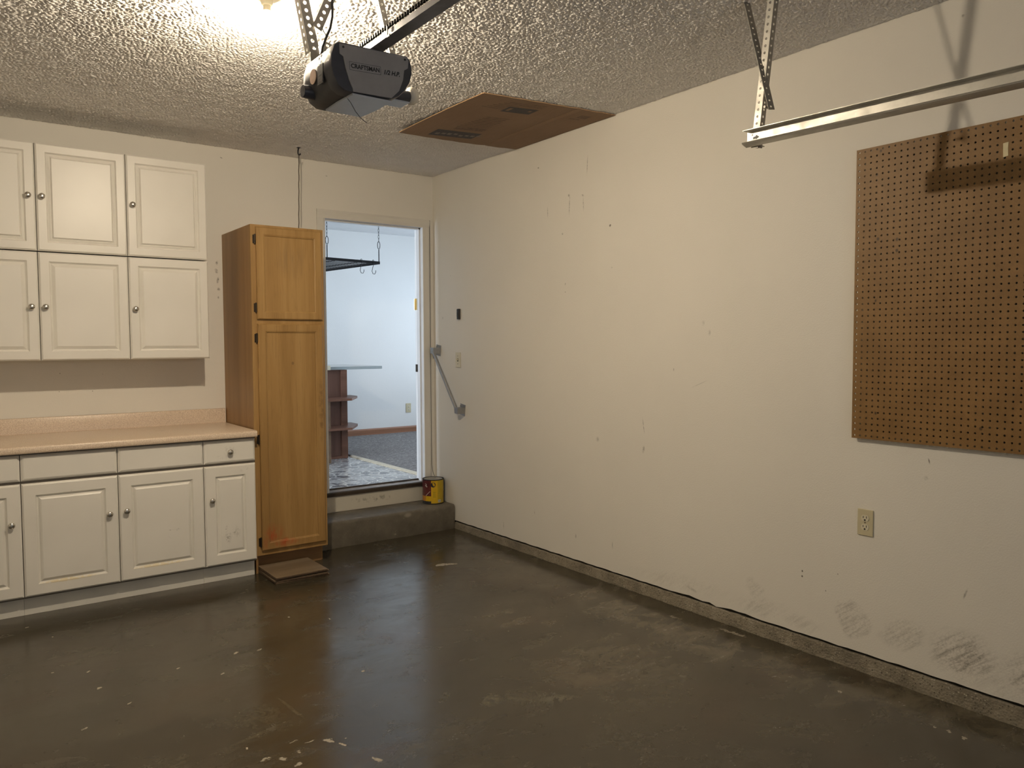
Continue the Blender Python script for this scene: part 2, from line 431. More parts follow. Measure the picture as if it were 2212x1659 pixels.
def lower_wear(t, c):
    red = t.blobs([((-1.53, -.6, .245), (.085, .3, .08), (0,RX(35),0), .0, .9), ((-1.45, -.6, .180), (.13, .3, .035), (0,0,0), .0, .8), ((-1.58, -.6, .20), (.03, .3, .06), (0,0,0), .0, .5)], t.wobble(.05, 14))
    c = t.mix(t.math('MULTIPLY', red, t.mr(t.noise(22, 5, .7, t.mapping(rot=(0,RX(40),0), scale=(1,1,.35))), 0.34, 0.60)), c, (0.40, 0.050, 0.012))
    dark = t.blobs([((-1.205, -.6, 1.0), (.025, .3, .30), (0,0,0), .1, .65), ((-1.385, -.6, 1.31), (.010, .3, .014), (0,0,0), .5, .5)])
    c = t.mix(t.math('MULTIPLY', dark, t.mr(t.noise(30, 4), 0.35, 0.6, .2, 1)), c, (0.10, 0.055, 0.025))
    return c
M_oak_low = oak('oak_lower_panel', OK0, OK1, OK2, extra=lower_wear, scl=0.8)
def upper_wear(t, c):
    d = t.blobs([((-1.38, -.6, 1.96), (.13, .3, .16), (0,0,0), .2, .5)])
    return t.mix(t.math('MULTIPLY', d, t.mr(t.noise(9, 3, vec=t.mapping(scale=(3,1,.4))), .42, .66)), c, (0.20, 0.125, 0.06))
M_oak_up = oak('oak_upper_panel', OK0, OK1, OK2, extra=upper_wear)
M_oak_dark = oak('oak_toe', (0.20,0.11,0.045), (0.25,0.14,0.06), (0.29,0.165,0.075), 'x')
M_walnut = oak('kitchen_wood', (0.100,0.047,0.032), (0.138,0.068,0.048), (0.175,0.088,0.064), scl=1.0)
M_walnut_x = oak('kitchen_shelf_wood', (0.12,0.055,0.035), (0.165,0.078,0.05), (0.22,0.105,0.07), 'x')
M_bracket = oak('kitchen_bracket_wood', (0.15,0.095,0.058), (0.20,0.13,0.08), (0.25,0.165,0.105), 'x')
M_kbase = oak('kitchen_baseboard_wood', (0.24,0.11,0.06), (0.31,0.15,0.085), (0.37,0.185,0.11), 'x')

def cabinet_white():
    t = NT('white_cabinet_foil')
    a = t.noise(3, 2); g = t.noise(220, 2)
    c = t.ramp(a, [(0.3, (0.735, 0.705, 0.645)), (0.7, (0.78, 0.75, 0.69))])
    t.set(c, 0.36, spec=0.45, normal=t.bump(g, 0.06, 0.001))
    return t.m
M_cab = cabinet_white()
def worn_cabinet(name, marks, chip=None):
    t = NT(name)
    a = t.noise(3, 2); g = t.noise(220, 2)
    c = t.ramp(a, [(0.3, (0.735, 0.705, 0.645)), (0.7, (0.78, 0.75, 0.69))])
    m = t.math('MULTIPLY', t.blobs(marks, t.wobble(.02, 40)), t.mr(t.noise(75, 5, .75, dist=.8), .44, .70))
    c = t.mix(m, c, (0.20, 0.175, 0.14))
    if chip: c = t.mix(t.math('MULTIPLY', t.blobs(chip), t.mr(t.noise(45, 3), .36, .5)), c, (0.70, 0.60, 0.40))
    t.set(c, 0.36, spec=0.45, normal=t.bump(g, 0.06, 0.001))
    return t.m
def cm(x, z, rx, rz, rot=0, inner=.2, k=.8): return ((x, 0, z), (rx, .5, rz), (0, RX(rot), 0), inner, k)
M_cab_narrow = worn_cabinet('white_door_scuffed', [cm(-.02, -.14, .03, .045, 0, .1, .9), cm(.03, -.11, .03, .05, 0, .1, .7), cm(.10, .27, .006, .006, 0, .5, 1), cm(.06, .26, .02, .01, 0, .2, .5), cm(-.03, -.08, .01, .04, 0, .1, .6)])
M_cab_mark = worn_cabinet('white_door_scratched', [cm(.055, -.045, .045, .005, 4, .2, 1), cm(.07, -.047, .014, .009, 0, .3, 1), cm(.03, -.085, .01, .004, 0, .2, .7)], [cm(-.02, -.235, .17, .010, 0, .5, .8)])
M_cab_chip = worn_cabinet('white_door_chipped', [cm(.0, .24, .01, .01, 0, .2, .4)], [cm(-.02, -.235, .16, .010, 0, .5, .9)])
M_cab_drawer = worn_cabinet('white_drawer_scuffed', [cm(.0, .0, .05, .05, 0, .1, .45), cm(-.06, -.03, .03, .012, 20, .1, .4)])
M_kick = plain('white_toe_kick', (0.72, 0.70, 0.64), 0.5, grain=.05, scale=6)
M_gap_shade = plain('gap_shade', (0.16, 0.14, 0.115), 0.6)  # box colour darkened to put the shade into the gaps between doors

def laminate():
    t = NT('speckled_laminate', True)
    a = t.noise(260, 2, 0.6); b = t.noise(120, 2, 0.6)
    c = t.ramp(a, [(0.32, (0.48, 0.36, 0.262)), (0.5, (0.66, 0.525, 0.40)), (0.68, (0.80, 0.68, 0.54))])
    c = t.mix(t.mr(b, .58, .7, 0, .4), c, (0.74, 0.64, 0.52))
    s = t.blobs([((-2.12, -.30, .906), (.06, .05, .05), (0,0,0), .2, .3)])
    c = t.mix(t.math('MULTIPLY', s, t.mr(t.noise(30, 3), .45, .6)), c, (0.28, 0.20, 0.14))
    t.set(c, 0.30, spec=0.45)
    return t.m
M_lam = laminate()

def nickel():
    t = NT('brushed_nickel'); t.set((0.60, 0.57, 0.52), t.mr(t.noise(120, 2), .3, .7, .20, .32), 1.0); return t.m
M_nickel = nickel()
def galv(name='galvanised_steel', c=(0.62, 0.60, 0.55), r0=.28, r1=.48):
    t = NT(name); f = t.voronoi(38, out='Color'); n = t.noise(14, 4, .65)
    t.set(t.mix(t.mr(n, .3, .7, 0, .35), c, tuple(k*.72 for k in c)), t.mr(n, .3, .7, r0, r1), 0.9, normal=t.bump(t.noise(90, 2), .05, .001)); return t.m
M_galv = galv()
M_galv_d = galv('dull_galvanised', (0.40, 0.385, 0.35), .42, .6)
M_rail = galv('opener_rail_steel', (0.22, 0.22, 0.235), .45, .6)
M_track = galv('track_steel', (0.56, 0.545, 0.50), .36, .55)
M_rod = galv('handrail_steel', (0.42, 0.425, 0.43), .35, .5)
M_black = plain('black_plastic', (0.012, 0.012, 0.014), 0.45)
M_iron = plain('black_iron', (0.02, 0.02, 0.022), 0.5, 0.6)
M_chain = plain('oily_chain', (0.012, 0.011, 0.010), 0.55, 0.7)
M_bronze = plain('dark_bronze', (0.055, 0.042, 0.030), 0.45, 0.8)
M_brass = plain('brass', (0.70, 0.52, 0.22), 0.35, 0.9)
M_ivory = plain('ivory_plastic', (0.56, 0.50, 0.33), 0.42, grain=.03)
M_ivory_l = plain('pale_ivory_plastic', (0.66, 0.61, 0.47), 0.42, grain=.03)
M_slot = plain('dark_slot', (0.015, 0.013, 0.010), 0.7)
M_trim = plain('trim_paint', (0.70, 0.67, 0.61), 0.4, grain=.03, scale=5)
M_jamb = plain('jamb_paint', (0.72, 0.72, 0.72), 0.38, grain=.03, scale=5)
M_seal = plain('weather_seal', (0.20, 0.20, 0.20), 0.6)
M_sill = plain('worn_sill', (0.26, 0.22, 0.19), 0.35, grain=.35, scale=18)
M_sill_edge = plain('dark_sill_edge', (0.045, 0.032, 0.022), 0.5, grain=.2)
def riser_mat():
    t = NT('scuffed_riser_paint', True)
    c = t.mix(t.math('MULTIPLY', t.blobs([((-.55, 0, .255), (.26, .3, .04), (0,0,0), .1, .7)]), t.mr(t.noise(32, 4, .7), .48, .66)), (0.62, 0.585, 0.50), (0.20, 0.18, 0.14))
    t.set(c, .5); return t.m
M_riser = riser_mat()
M_case = plain('opener_grey', (0.29, 0.285, 0.295), 0.42, grain=.04)
M_case_d = plain('opener_dark', (0.050, 0.053, 0.068), 0.38, grain=.08)
M_case_side = plain('opener_side', (0.052, 0.053, 0.060), 0.6, grain=.1)
M_print = plain('black_print', (0.02, 0.02, 0.024), 0.5)
M_under = plain('opener_underside', (0.50, 0.53, 0.58), 0.3, grain=.03)
M_sticker = plain('peach_sticker', (0.62, 0.45, 0.34), 0.6, grain=.06)
M_sticker_g = plain('grey_sticker', (0.045, 0.045, 0.048), 0.5, grain=.35, scale=90)
M_frost = plain('frosted_bulb', (0.80, 0.74, 0.62), 0.4, grain=.02)
M_porc = plain('porcelain', (0.80, 0.74, 0.55), 0.3, grain=.02)
M_yel = plain('label_yellow', (0.66, 0.41, 0.012), 0.35, grain=.06)
M_yel_d = plain('label_olive', (0.46, 0.32, 0.012), 0.35, grain=.06)
M_maroon = plain('label_maroon', (0.105, 0.018, 0.018), 0.35, grain=.3, scale=30)
M_orange = plain('label_orange', (0.50, 0.21, 0.03), 0.35)
M_white_print = plain('white_print', (0.70, 0.66, 0.58), 0.5)
M_tin = galv('can_tin', (0.55, 0.53, 0.48), .3, .45)
M_plyw = oak('hardboard', (0.15,0.11,0.07), (0.20,0.148,0.094), (0.25,0.19,0.125), 'x')
M_plye = plain('hardboard_edge', (0.10, 0.062, 0.035), 0.7, grain=.35, scale=60)
M_tape = plain('masking_tape', (0.66, 0.58, 0.36), 0.6, grain=.05)
M_cable = plain('grey_cable', (0.20, 0.185, 0.16), 0.5)
M_wire = plain('rusty_wire', (0.10, 0.08, 0.06), 0.55, 0.5)
M_peg = None
def peg_mat():
    t = NT('pegboard_hardboard', True)
    a = t.noise(7, 5, .65); g = t.noise(240, 2)
    c = t.ramp(a, [(0.3, (0.205, 0.110, 0.034)), (0.7, (0.270, 0.150, 0.050))])
    c = t.mix(t.mr(g, .4, .75, 0, .25), c, (0.13, 0.07, 0.026))
    s = t.blobs([((0, y, z), (.5, r, r*1.2), (0,0,0), .4, .8) for y, z, r in ((-3.645, 2.12, .007), (-3.655, 1.855, .008), (-3.735, 1.845, .008), (-3.735, 1.80, .008), (-3.65, 1.60, .006), (-3.66, 2.215, .007), (-3.66, 1.13, .007), (-4.07, 1.10, .008))])
    c = t.mix(s, c, (0.05, 0.03, 0.015))
    t.set(c, 0.5, spec=.35, normal=t.bump(g, .15, .001)); return t.m
M_peg = peg_mat()
def card_mat():
    t = NT('corrugated_cardboard')
    v = t.mapping(scale=(1, .06, 1)); a = t.noise(160, 2, .5, v); b = t.noise(2.5, 3)
    c = t.ramp(b, [(0.3, (0.245, 0.160, 0.100)), (0.7, (0.285, 0.190, 0.122))])
    c = t.mix(t.mr(a, .45, .7, 0, .25), c, (0.20, 0.128, 0.078))
    t.set(c, .75, spec=.2); return t.m
M_card = card_mat()
M_card_edge = plain('cardboard_edge', (0.46, 0.30, 0.17), .8, grain=.25, scale=120)
M_card_ink = plain('cardboard_ink', (0.060, 0.050, 0.048), .7, grain=.2, scale=80)
M_card_ink_p = plain('cardboard_pale_ink', (0.165, 0.10, 0.06), .75, grain=.25, scale=60)
M_card_blank = plain('cardboard_reverse_print', (0.20, 0.165, 0.14), .7, grain=.3, scale=80)

def vinyl_mat():
    t = NT('pebble_print_vinyl')
    v = t.mapping(scale=(1, 1, 1)); e = t.voronoi(11, 'DISTANCE_TO_EDGE', rnd=1.0); cc = t.voronoi(11, out='Color')
    hsv = t.n('ShaderNodeSeparateColor'); t.put(hsv.inputs[0], cc)
    c = t.ramp(hsv.outputs[0], [(0.1, (0.13, 0.13, 0.14)), (0.5, (0.25, 0.25, 0.26)), (0.9, (0.42, 0.42, 0.42))])
    c = t.mix(t.mr(t.noise(40, 3), .4, .7, 0, .4), c, (0.16, 0.155, 0.15))
    c = t.mix(t.mr(e, .10, .02), c, (0.58, 0.57, 0.54))
    t.set(c, t.mr(t.noise(30, 3), .35, .65, .14, .30), spec=.5, normal=t.bump(t.mr(e, 0, .1), .25, .003)); return t.m
M_vinyl = vinyl_mat()
def carpet_mat():
    t = NT('grey_carpet')
    a = t.noise(34, 4, .8, t.mapping(rot=(0,0,.5), scale=(1, 1.6, 1)), 1.0)
    c = t.ramp(a, [(0.34, (0.16, 0.15, 0.15)), (0.5, (0.30, 0.285, 0.28)), (0.64, (0.50, 0.48, 0.46))])
    t.set(c, .95, spec=.1, normal=t.bump(a, 1.0, .02)); return t.m
M_carpet = carpet_mat()
M_kcounter = plain('pale_laminate', (0.62, 0.63, 0.62), 0.3, grain=.02)
M_kedge = plain('pale_laminate_edge', (0.36, 0.42, 0.45), 0.35, grain=.03)

# ================================================================ ROOM SHELL
GX0, GY0 = -4.4, -6.25
DL, DR, DT = -0.90, -0.095, 2.34         # clear door opening
M = MB()
M.box((GX0-.1, 0, 0), (DL-.02, .12, KH+.1)); M.box((DR+.02, 0, 0), (2.6, .12, KH+.1)); M.box((DL-.02, 0, DT+.02), (DR+.02, .12, KH+.1)); M.box((DL-.02, .006, 0), (DR+.02, .12, .30))
struct(M.build('wall_back', M_wall_b))

# right wall: drywall whose lower edge stops short of the concrete curb and is chipped
def gap_z(y): return 0.062 + (0.086-0.062)*(-y-.31)/3.9
ys = [0.0, -.3]
y = -.3
while y > GY0:
    y -= 0.045; ys.append(max(y, GY0))
bot = []
for y in ys:
    j = 0.0012*math.sin(31*y) + 0.001*math.sin(83*y)
    if -3.1 < y < -2.55: j += 0.002*math.sin(47*y) + (0.004 if abs(math.sin(9*y)) > .8 else 0)
    if -2.86 < y < -2.80: j -= 0.006
    bot.append((y, gap_z(y)+j))
poly = [(y, z) for y, z in bot] + [(GY0, H+.05), (0, H+.05)]
struct(MB().prism(poly, 'x', 0.0, 0.014).build('wall_right', M_wall_r))
o = struct(MB().box((0.014, GY0, 0), (.12, 0, H+.05)).build('wall_right_core', M_slot))  # near-black core puts the shadow of the gap above the curb into colour
o.name = 'wall_right_backing'
# concrete curb at the foot of the wall
vs, fs = [], []
yy = [-.30 - i*.05 for i in range(int((-.30-GY0)/.05)+1)]
for y in yy:
    t = gap_z(y) - .013 + .0015*math.sin(57*y)
    w = .0022*math.sin(23*y) + .0016*math.sin(61*y)
    vs += [(.013, y, 0), (-.006+w, y, 0), (-.003+w, y, t-.003), (.001, y, t), (.013, y, t)]
for i in range(len(yy)-1):
    for k in range(5):
        a, b = i*5+k, i*5+(k+1) % 5
        fs.append((a, b, b+5, a+5))
fs += [tuple(range(5)), tuple(range((len(yy)-1)*5, len(yy)*5))[::-1]]
struct(MB().raw(vs, fs).build('baseboard_right', M_conc))
struct(MB().box((GX0-.1, GY0, 0), (GX0, 0, H+.05)).build('wall_left', M_wall))
WXs = [(-3.20+.64*i, -2.66+.64*i) for i in range(4)]  # openings added in the front wall to let the fill light in
M = MB().box((GX0-.1, GY0-.1, 0), (.12, GY0, 1.57)).box((GX0-.1, GY0-.1, 1.93), (.12, GY0, H+.05))
edges_ = [GX0-.1] + [v for p in WXs for v in p] + [.12]
for i in range(0, len(edges_), 2): M.box((edges_[i], GY0-.1, 1.57), (edges_[i+1], GY0, 1.93))
struct(M.build('wall_front', M_wall))
struct(MB().box((GX0-.1, GY0-.1, -.1), (.12, .0, 0)).build('floor', M_floor))
def popcorn_ceiling(x0, x1, y0, y1, step=.005):
    """sprayed stipple as real relief over the part of the ceiling near the camera's view, flat slab around it"""
    nx, ny = int(round((x1-x0)/step)), int(round((y1-y0)/step))
    rng = np.random.default_rng(3)
    w = rng.standard_normal((ny+1, nx+1))
    fx = np.fft.fftfreq(nx+1, step)[None, :]; fy = np.fft.fftfreq(ny+1, step)[:, None]
    f = np.sqrt(fx*fx+fy*fy)
    F = np.fft.fft2(w)
    h = np.real(np.fft.ifft2(F*np.exp(-((f-55)/24)**2))); h /= h.std()
    g = np.real(np.fft.ifft2(F*np.exp(-((f-9)/9)**2))); g /= g.std()
    h = np.tanh(1.1*h)*.0044 + g*.0006
    h[0, :] = h[-1, :] = 0; h[:, 0] = h[:, -1] = 0
    X, Y = np.meshgrid(np.linspace(x0, x1, nx+1), np.linspace(y0, y1, ny+1))
    co = np.stack([X, Y, H - h], -1).reshape(-1, 3)
    i = (np.arange(ny)[:, None]*(nx+1) + np.arange(nx)[None, :]).reshape(-1)
    q = np.stack([i, i+nx+1, i+nx+2, i+1], -1)
    n0 = len(co)
    rim = [(x0,y0),(x1,y0),(x1,y1),(x0,y1),(GX0-.1,GY0-.1),(x1,GY0-.1),(x1,y0),(GX0-.1,y0),(GX0-.1,y1)]
    ex = np.array([(a, b, H) for a, b in rim] + [(GX0-.1,GY0-.1,H+.05),(x1,GY0-.1,H+.05),(x1,y1,H+.05),(GX0-.1,y1,H+.05)], float)
    eq = np.array([(4,7,6,5),(7,8,3,0),(9,10,11,12)]) + n0
    co = np.concatenate([co, ex]); q = np.concatenate([q, eq])
    me = bpy.data.meshes.new('ceiling')
    me.vertices.add(len(co)); me.vertices.foreach_set('co', co.astype(np.float32).ravel())
    me.loops.add(q.size); me.loops.foreach_set('vertex_index', q.astype(np.int32).ravel())
    me.polygons.add(len(q)); me.polygons.foreach_set('loop_start', (np.arange(len(q))*4).astype(np.int32))
    me.update(calc_edges=True); me.validate()
    me.polygons.foreach_set('use_smooth', np.ones(len(q), bool))
    me.materials.append(M_ceil)
    o = bpy.data.objects.new('ceiling', me); COL.objects.link(o); return o
struct(popcorn_ceiling(-3.95, .0, -4.3, 0.0))

# ---- kitchen shell beyond the doorway
KX0, KX1, KY = -3.5, 2.5, 3.15
struct(MB().box((KX0, .12, KZ-.1), (.045, KY, KZ)).build('floor_kitchen_vinyl', M_vinyl))
struct(MB().box((.045, .12, KZ-.1), (KX1, KY, KZ+.012)).build('floor_kitchen_carpet', M_carpet))
struct(MB().box((KX0-.1, .12, KH), (KX1+.1, KY+.1, KH+.1)).build('ceiling_kitchen', M_kceil))
struct(MB().box((KX0-.1, KY, 0), (KX1+.1, KY+.1, KH)).build('wall_kitchen_far', M_kwall))
struct(MB().box((KX1, .12, 0), (KX1+.1, .45, KH)).box((KX1, 2.65, 0), (KX1+.1, KY, KH)).box((KX1, .45, 0), (KX1+.1, 2.65, .85)).box((KX1, .45, 2.35), (KX1+.1, 2.65, KH)).build('wall_kitchen_side', M_kwall))
M = MB()
for a, b in (((.45, .85), (.49, 2.35)), ((2.61, .85), (2.65, 2.35)), ((.45, .85), (2.65, .89)), ((.45, 2.31), (2.65, 2.35)), ((1.53, .85), (1.57, 2.35))): M.box((KX1+.02, a[0], a[1]), (KX1+.07, b[0], b[1]))
struct(M.build('window_2', M_jamb))
M = MB()
WY0, WY1, WZ0, WZ1 = .17, .80, .75, 2.40
M.box((KX0-.1, .12, 0), (KX0, WY0, KH)); M.box((KX0-.1, WY1, 0), (KX0, KY, KH)); M.box((KX0-.1, WY0, 0), (KX0, WY1, WZ0)); M.box((KX0-.1, WY0, WZ1), (KX0, WY1, KH))
struct(M.build('wall_kitchen_window', M_kwall))
M = MB()
for a, b in (((WY0, WZ0), (WY0+.04, WZ1)), ((WY1-.04, WZ0), (WY1, WZ1)), ((WY0, WZ0), (WY1, WZ0+.04)), ((WY0, WZ1-.04), (WY1, WZ1)), (((WY0+WY1)/2-.03, WZ0), ((WY0+WY1)/2+.03, WZ1))):
    M.box((KX0-.08, a[0], a[1]), (KX0-.02, b[0], b[1]))
struct(M.build('window_1', M_jamb))
struct(MB().prism([(KY-.014, KZ+.012), (KY, KZ+.012), (KY, KZ+.085), (KY-.008, KZ+.085), (KY-.014, KZ+.070)], 'x', -1.9, KX1).build('baseboard_kitchen', M_kbase))
# strip between the vinyl and the carpet
struct(MB().prism([(.015, KZ), (.075, KZ), (.070, KZ+.010), (.045, KZ+.017), (.020, KZ+.008)], 'y', .13, 1.66).build('trim_1', plain('carpet_strip', (0.58, 0.52, 0.40), .35, .0, grain=.1)))

# ---- door frame
door = sempty('door_1', (-.5, 0, .31))
M = MB()
def casing(poly_in, lo, hi): pass
CW = .062
cx0, cx1, czt = DL-.004-CW, DR-.005+CW, DT+CW
def casing_piece(x0, x1, z0, z1, vertical):
    m = MB(); t = .016
    if vertical:
        p = [(x0, -.001), (x1, -.001), (x1, -t*.55), (x1-(x1-x0)*.25, -t), (x0+(x1-x0)*.35, -t*.85), (x0, -t*.7)]
        m.prism(p, 'z', z0, z1)
    else:
        p = [(-.001, z0), (-t*.55, z0), (-t*.85, z0+(z1-z0)*.35), (-t, z1-(z1-z0)*.25), (-t*.7, z1), (-.001, z1)]
        m.prism(p, 'x', x0, x1)
    return m
casing_piece(cx0, DL-.004, .311, DT, True).build('casing', M_trim, door)
casing_piece(DR-.005+.003, cx1, .311, DT, True).build('casing', M_trim, door)
casing_piece(cx0, cx1, DT, czt, False).build('casing', M_trim, door)
MB().box((DL-.02, 0, .335), (DL, .125, DT)).build('jamb', M_jamb, door)
MB().box((DR, 0, .335), (DR+.02, .125, DT)).build('jamb', M_jamb, door)
MB().box((DL-.02, 0, DT), (DR+.02, .125, DT+.02)).build('jamb', M_jamb, door)
MB().box((DR-.012, .035, .335), (DR, .07, DT)).box((DL, .035, .335), (DL+.012, .07, DT)).box((DL, .035, DT-.012), (DR, .07, DT)).build('door_stop', M_jamb, door)
MB().box((DR-.009, .070, .34), (DR-.001, .078, DT-.012)).box((DL+.012, .070, DT-.009), (DR-.009, .078, DT-.001)).build('weather_seal', M_seal, door)
MB().box((DR-.0035, .083, 1.70), (DR, .119, 1.79)).cyl((DR-.006, .123, 1.70), (DR-.006, .123, 1.79), .006, 10).build('hinge', M_brass, door)
MB().box((DR-.004, .09, 1.205), (DR, .122, 1.265)).build('dark_plate', M_bronze, door)  # small dark plate on the hinge side of the jamb
MB().box((DL-.004, .0, .312), (DR+.002, .125, .335), .002).build('threshold', M_sill, door)
MB().prism([(-.022, .306), (.0, .306), (.0, .337), (-.016, .337), (-.022, .330)], 'x', DL-.05, DR+.035).build('threshold_edge', M_sill_edge, door)
MB().box((DL-.004, .095, .335), (DR, .118, .345), .003).build('door_sweep_ridge', M_sill_edge, door)
MB().box((DL-.06, -.012, .190), (DR+.06, .005, .306)).build('riser_board', M_riser, door)
# ================================================================ GARAGE: cabinets
def panel_mesh(w, h, prof, mat, name):
    m = MB().rings(w, h, prof)
    bmesh.ops.recalc_face_normals(m.bm, faces=m.bm.faces)
    me = bpy.data.meshes.new(name); m.bm.to_mesh(me); m.bm.free(); me.materials.append(mat)
    return me
def knob_mesh():
    m = MB().lathe([(0, .001), (.008, .001), (.0075, -.003), (.0055, -.009), (.0065, -.013), (.0145, -.016), (.0165, -.020), (.0160, -.023), (.011, -.0265), (0, -.0285)], axis='y', n=20)
    bmesh.ops.recalc_face_normals(m.bm, faces=m.bm.faces)
    me = bpy.data.meshes.new('knob'); m.bm.to_mesh(me); m.bm.free(); me.materials.append(M_nickel)
    for p in me.polygons: p.use_smooth = True
    return me
KNOB = knob_mesh()
T = .019
def raised(i0, wide=.026):
    """outer edge profile, flat frame, V groove, raised field"""
    return [(0, 0), (0, .010), (.0035, .0125), (.005, .0165), (.009, T), (i0, T), (i0+.002, T-.004), (i0+.009, T-.0115), (i0+.012, T-.012), (i0+wide-.006, T-.004), (i0+wide, T-.0005)]
def raised_step(i0):
    return [(0, 0), (0, .010), (.0035, .0125), (.005, .0165), (.009, T), (i0, T), (i0+.006, T-.010), (i0+.009, T-.011), (i0+.020, T-.007), (i0+.024, T-.009), (i0+.031, T)]
def slab():
    return [(0, 0), (0, .009), (.004, .0115), (.007, .016), (.014, T)]
def put_door(parent, x0, x1, z0, z1, yface, mesh_prof, mat, name='door', knob=None):
    w, h = x1-x0, z1-z0
    key = (round(w,3), round(h,3), mat.name, name, len(mesh_prof), round(mesh_prof[5][0], 3) if len(mesh_prof) > 5 else 0)
    if key not in DOORS: DOORS[key] = panel_mesh(w, h, mesh_prof, mat, name)
    c = ((x0+x1)/2, yface+T, (z0+z1)/2)
    d = place(name, DOORS[key], parent, c)
    if knob:
        k = place('knob', KNOB, d, (knob[0], yface+.0005, knob[1])); k['label'] = 'round brushed nickel knob'
    return d
DOORS = {}
YB, YU = -.640, -.319        # front faces of base and wall cabinet doors
X0 = -1.6445
G = .002
# ---- base cabinets
def base_cabinet(x0, x1, label, fronts):
    c = thing('base_cabinet', ((x0+x1)/2, YB/2, 0), label, 'cabinet', 'white base cabinets')
    MB().box((x0+.0005, YB+T+.001, .10), (x1-.0005, -.002, .866)).build('carcass', M_gap_shade, c)
    MB().box((x0+.0005, -.577, .0005), (x1-.0005, -.561, .0995)).build('toe_kick', M_kick, c)
    for f in fronts: f(c)
    return c
d1 = lambda c: put_door(c, X0-.305+G, X0-G, .1105, .7075, YB, raised(.062), M_cab_narrow, knob=(-1.909, .506))
def drw(xa, xb, mat=M_cab, knob=None): return lambda c: put_door(c, xa+G, xb-G, .722, .858, YB, slab(), mat, 'drawer_front', knob)
base_cabinet(X0-.305, X0, 'narrow white base cabinet with one drawer, next to the tall oak cabinet', [d1, drw(X0-.305, X0, M_cab_drawer, (-1.799, .787))])
XA = X0-.305
base_cabinet(XA-.914, XA, 'wide white base cabinet with two doors and two plain false drawers', [
    lambda c: put_door(c, XA-.457+G, XA-G, .1105, .7075, YB, raised(.062), M_cab_mark, knob=(-2.369, .506)),
    lambda c: put_door(c, XA-.914+G, XA-.457-G, .1105, .7075, YB, raised(.062), M_cab_chip, knob=(-2.455, .500)),
    drw(XA-.457, XA), drw(XA-.914, XA-.457)])
XB = XA-.914
base_cabinet(XB-.457, XB, 'single-door white base cabinet farthest from the tall oak cabinet', [
    lambda c: put_door(c, XB-.457+G, XB-G, .1105, .7075, YB, raised(.062), M_cab_chip, knob=(-2.911, .501)), drw(XB-.457, XB)])
# ---- countertop
ct = thing('countertop', (-2.48, -.33, .868), 'long speckled beige laminate countertop with backsplash over the white base cabinets', 'countertop')
XC0 = XB-.47
prof = [(-.003, .868), (-.663, .868), (-.668, .871), (-.670, .876), (-.670, .898), (-.666, .904), (-.660, .907), (-.040, .907), (-.028, .909), (-.023, .915), (-.022, .995), (-.019, 1.001), (-.013, 1.003), (-.003, 1.003)]
slab_p = [p for p in prof if p[1] <= .9071] + [(-.003, .907)]
MB().prism(slab_p, 'x', XC0, -1.641).build('slab', M_lam, ct, smooth=True)
MB().prism([(-.030, .9071), (-.024, .911), (-.0225, .918), (-.022, .996), (-.019, 1.001), (-.013, 1.003), (-.003, 1.003), (-.003, .9071)], 'x', XC0, -1.641).build('backsplash', M_lam, ct, smooth=True)
# ---- wall cabinets: two rows
XU = -1.8086
rows_ = (('lower', 1.3445, 1.9475), ('upper', 1.9545, 2.5478))
for nm, z0, z1 in rows_:
    zk = 1.6425 if nm == 'lower' else 2.254
    pr_ = raised(.050, .030) if nm == 'lower' else raised_step(.048)
    w1 = {'lower': 'single-door white wall cabinet above the counter, just below another at the row end', 'upper': 'single-door white wall cabinet near the ceiling, at the end of the upper row'}[nm]
    w2 = {'lower': 'double-door white wall cabinet in the lower row, straight above the counter', 'upper': 'double-door white wall cabinet in the upper row, just under the ceiling'}[nm]
    for xa, xb, lab, ds in ((XU-.457, XU, w1, [(XU-.457, XU, -2.234)]), (XU-1.371, XU-.457, w2, [(XU-.914, XU-.457, -2.694), (XU-1.371, XU-.914, -2.761)])):
        c = thing('wall_cabinet', ((xa+xb)/2, YU/2, z0), lab, 'cabinet', 'white wall cabinets')
        cc = MB().box((xa+.0005, YU+T+.001, z0+.002), (xb-.0005, -.002, z1-.002)).build('carcass', M_cab, c)
        cc.data.materials.append(M_gap_shade)
        for p in cc.data.polygons:
            if p.normal.y < -.5: p.material_index = 1
        for a, b, kx in ds:
            put_door(c, a+G, b-G, z0, z1, YU, pr_, M_cab, knob=(kx, zk))

# ---- tall oak cabinet
TX0, TX1, TY, TZ = -1.633, -1.168, -.590, 2.1615
tc = thing('tall_cabinet', ((TX0+TX1)/2, TY/2, 0), 'tall honey oak pantry cabinet with two doors beside the doorway', 'cabinet')
MB().box((TX0, TY+.019, .0), (TX0+.013, -.003, TZ)).build('side_panel', M_oak_side, tc)
MB().box((TX1-.013, TY+.019, .115), (TX1, -.003, TZ)).box((TX1-.013, -.50, .0), (TX1, -.003, .115)).build('side_panel', M_oak_side, tc)
MB().box((TX0+.013, TY+.03, TZ-.02), (TX1-.013, -.003, TZ-.002)).box((TX0+.013, -.012, .12), (TX1-.013, -.003, TZ-.02)).box((TX0+.013, TY+.03, .115), (TX1-.013, -.012, .13)).build('case', M_oak_side, tc)
M = MB()
M.box((TX0, TY, .115), (TX0+.042, TY+.0185, TZ)).box((TX1-.032, TY, .115), (TX1, TY+.0185, TZ))
M.box((TX0+.042, TY, TZ-.035), (TX1-.032, TY+.0185, TZ)).box((TX0+.042, TY, 1.545), (TX1-.032, TY+.0185, 1.59)).box((TX0+.042, TY, .115), (TX1-.032, TY+.0185, .16))
M.build('face_frame', M_oak, tc)
MB().box((TX0+.013, -.515, .0005), (TX1-.013, -.50, .113)).build('toe_kick', M_oak_dark, tc)
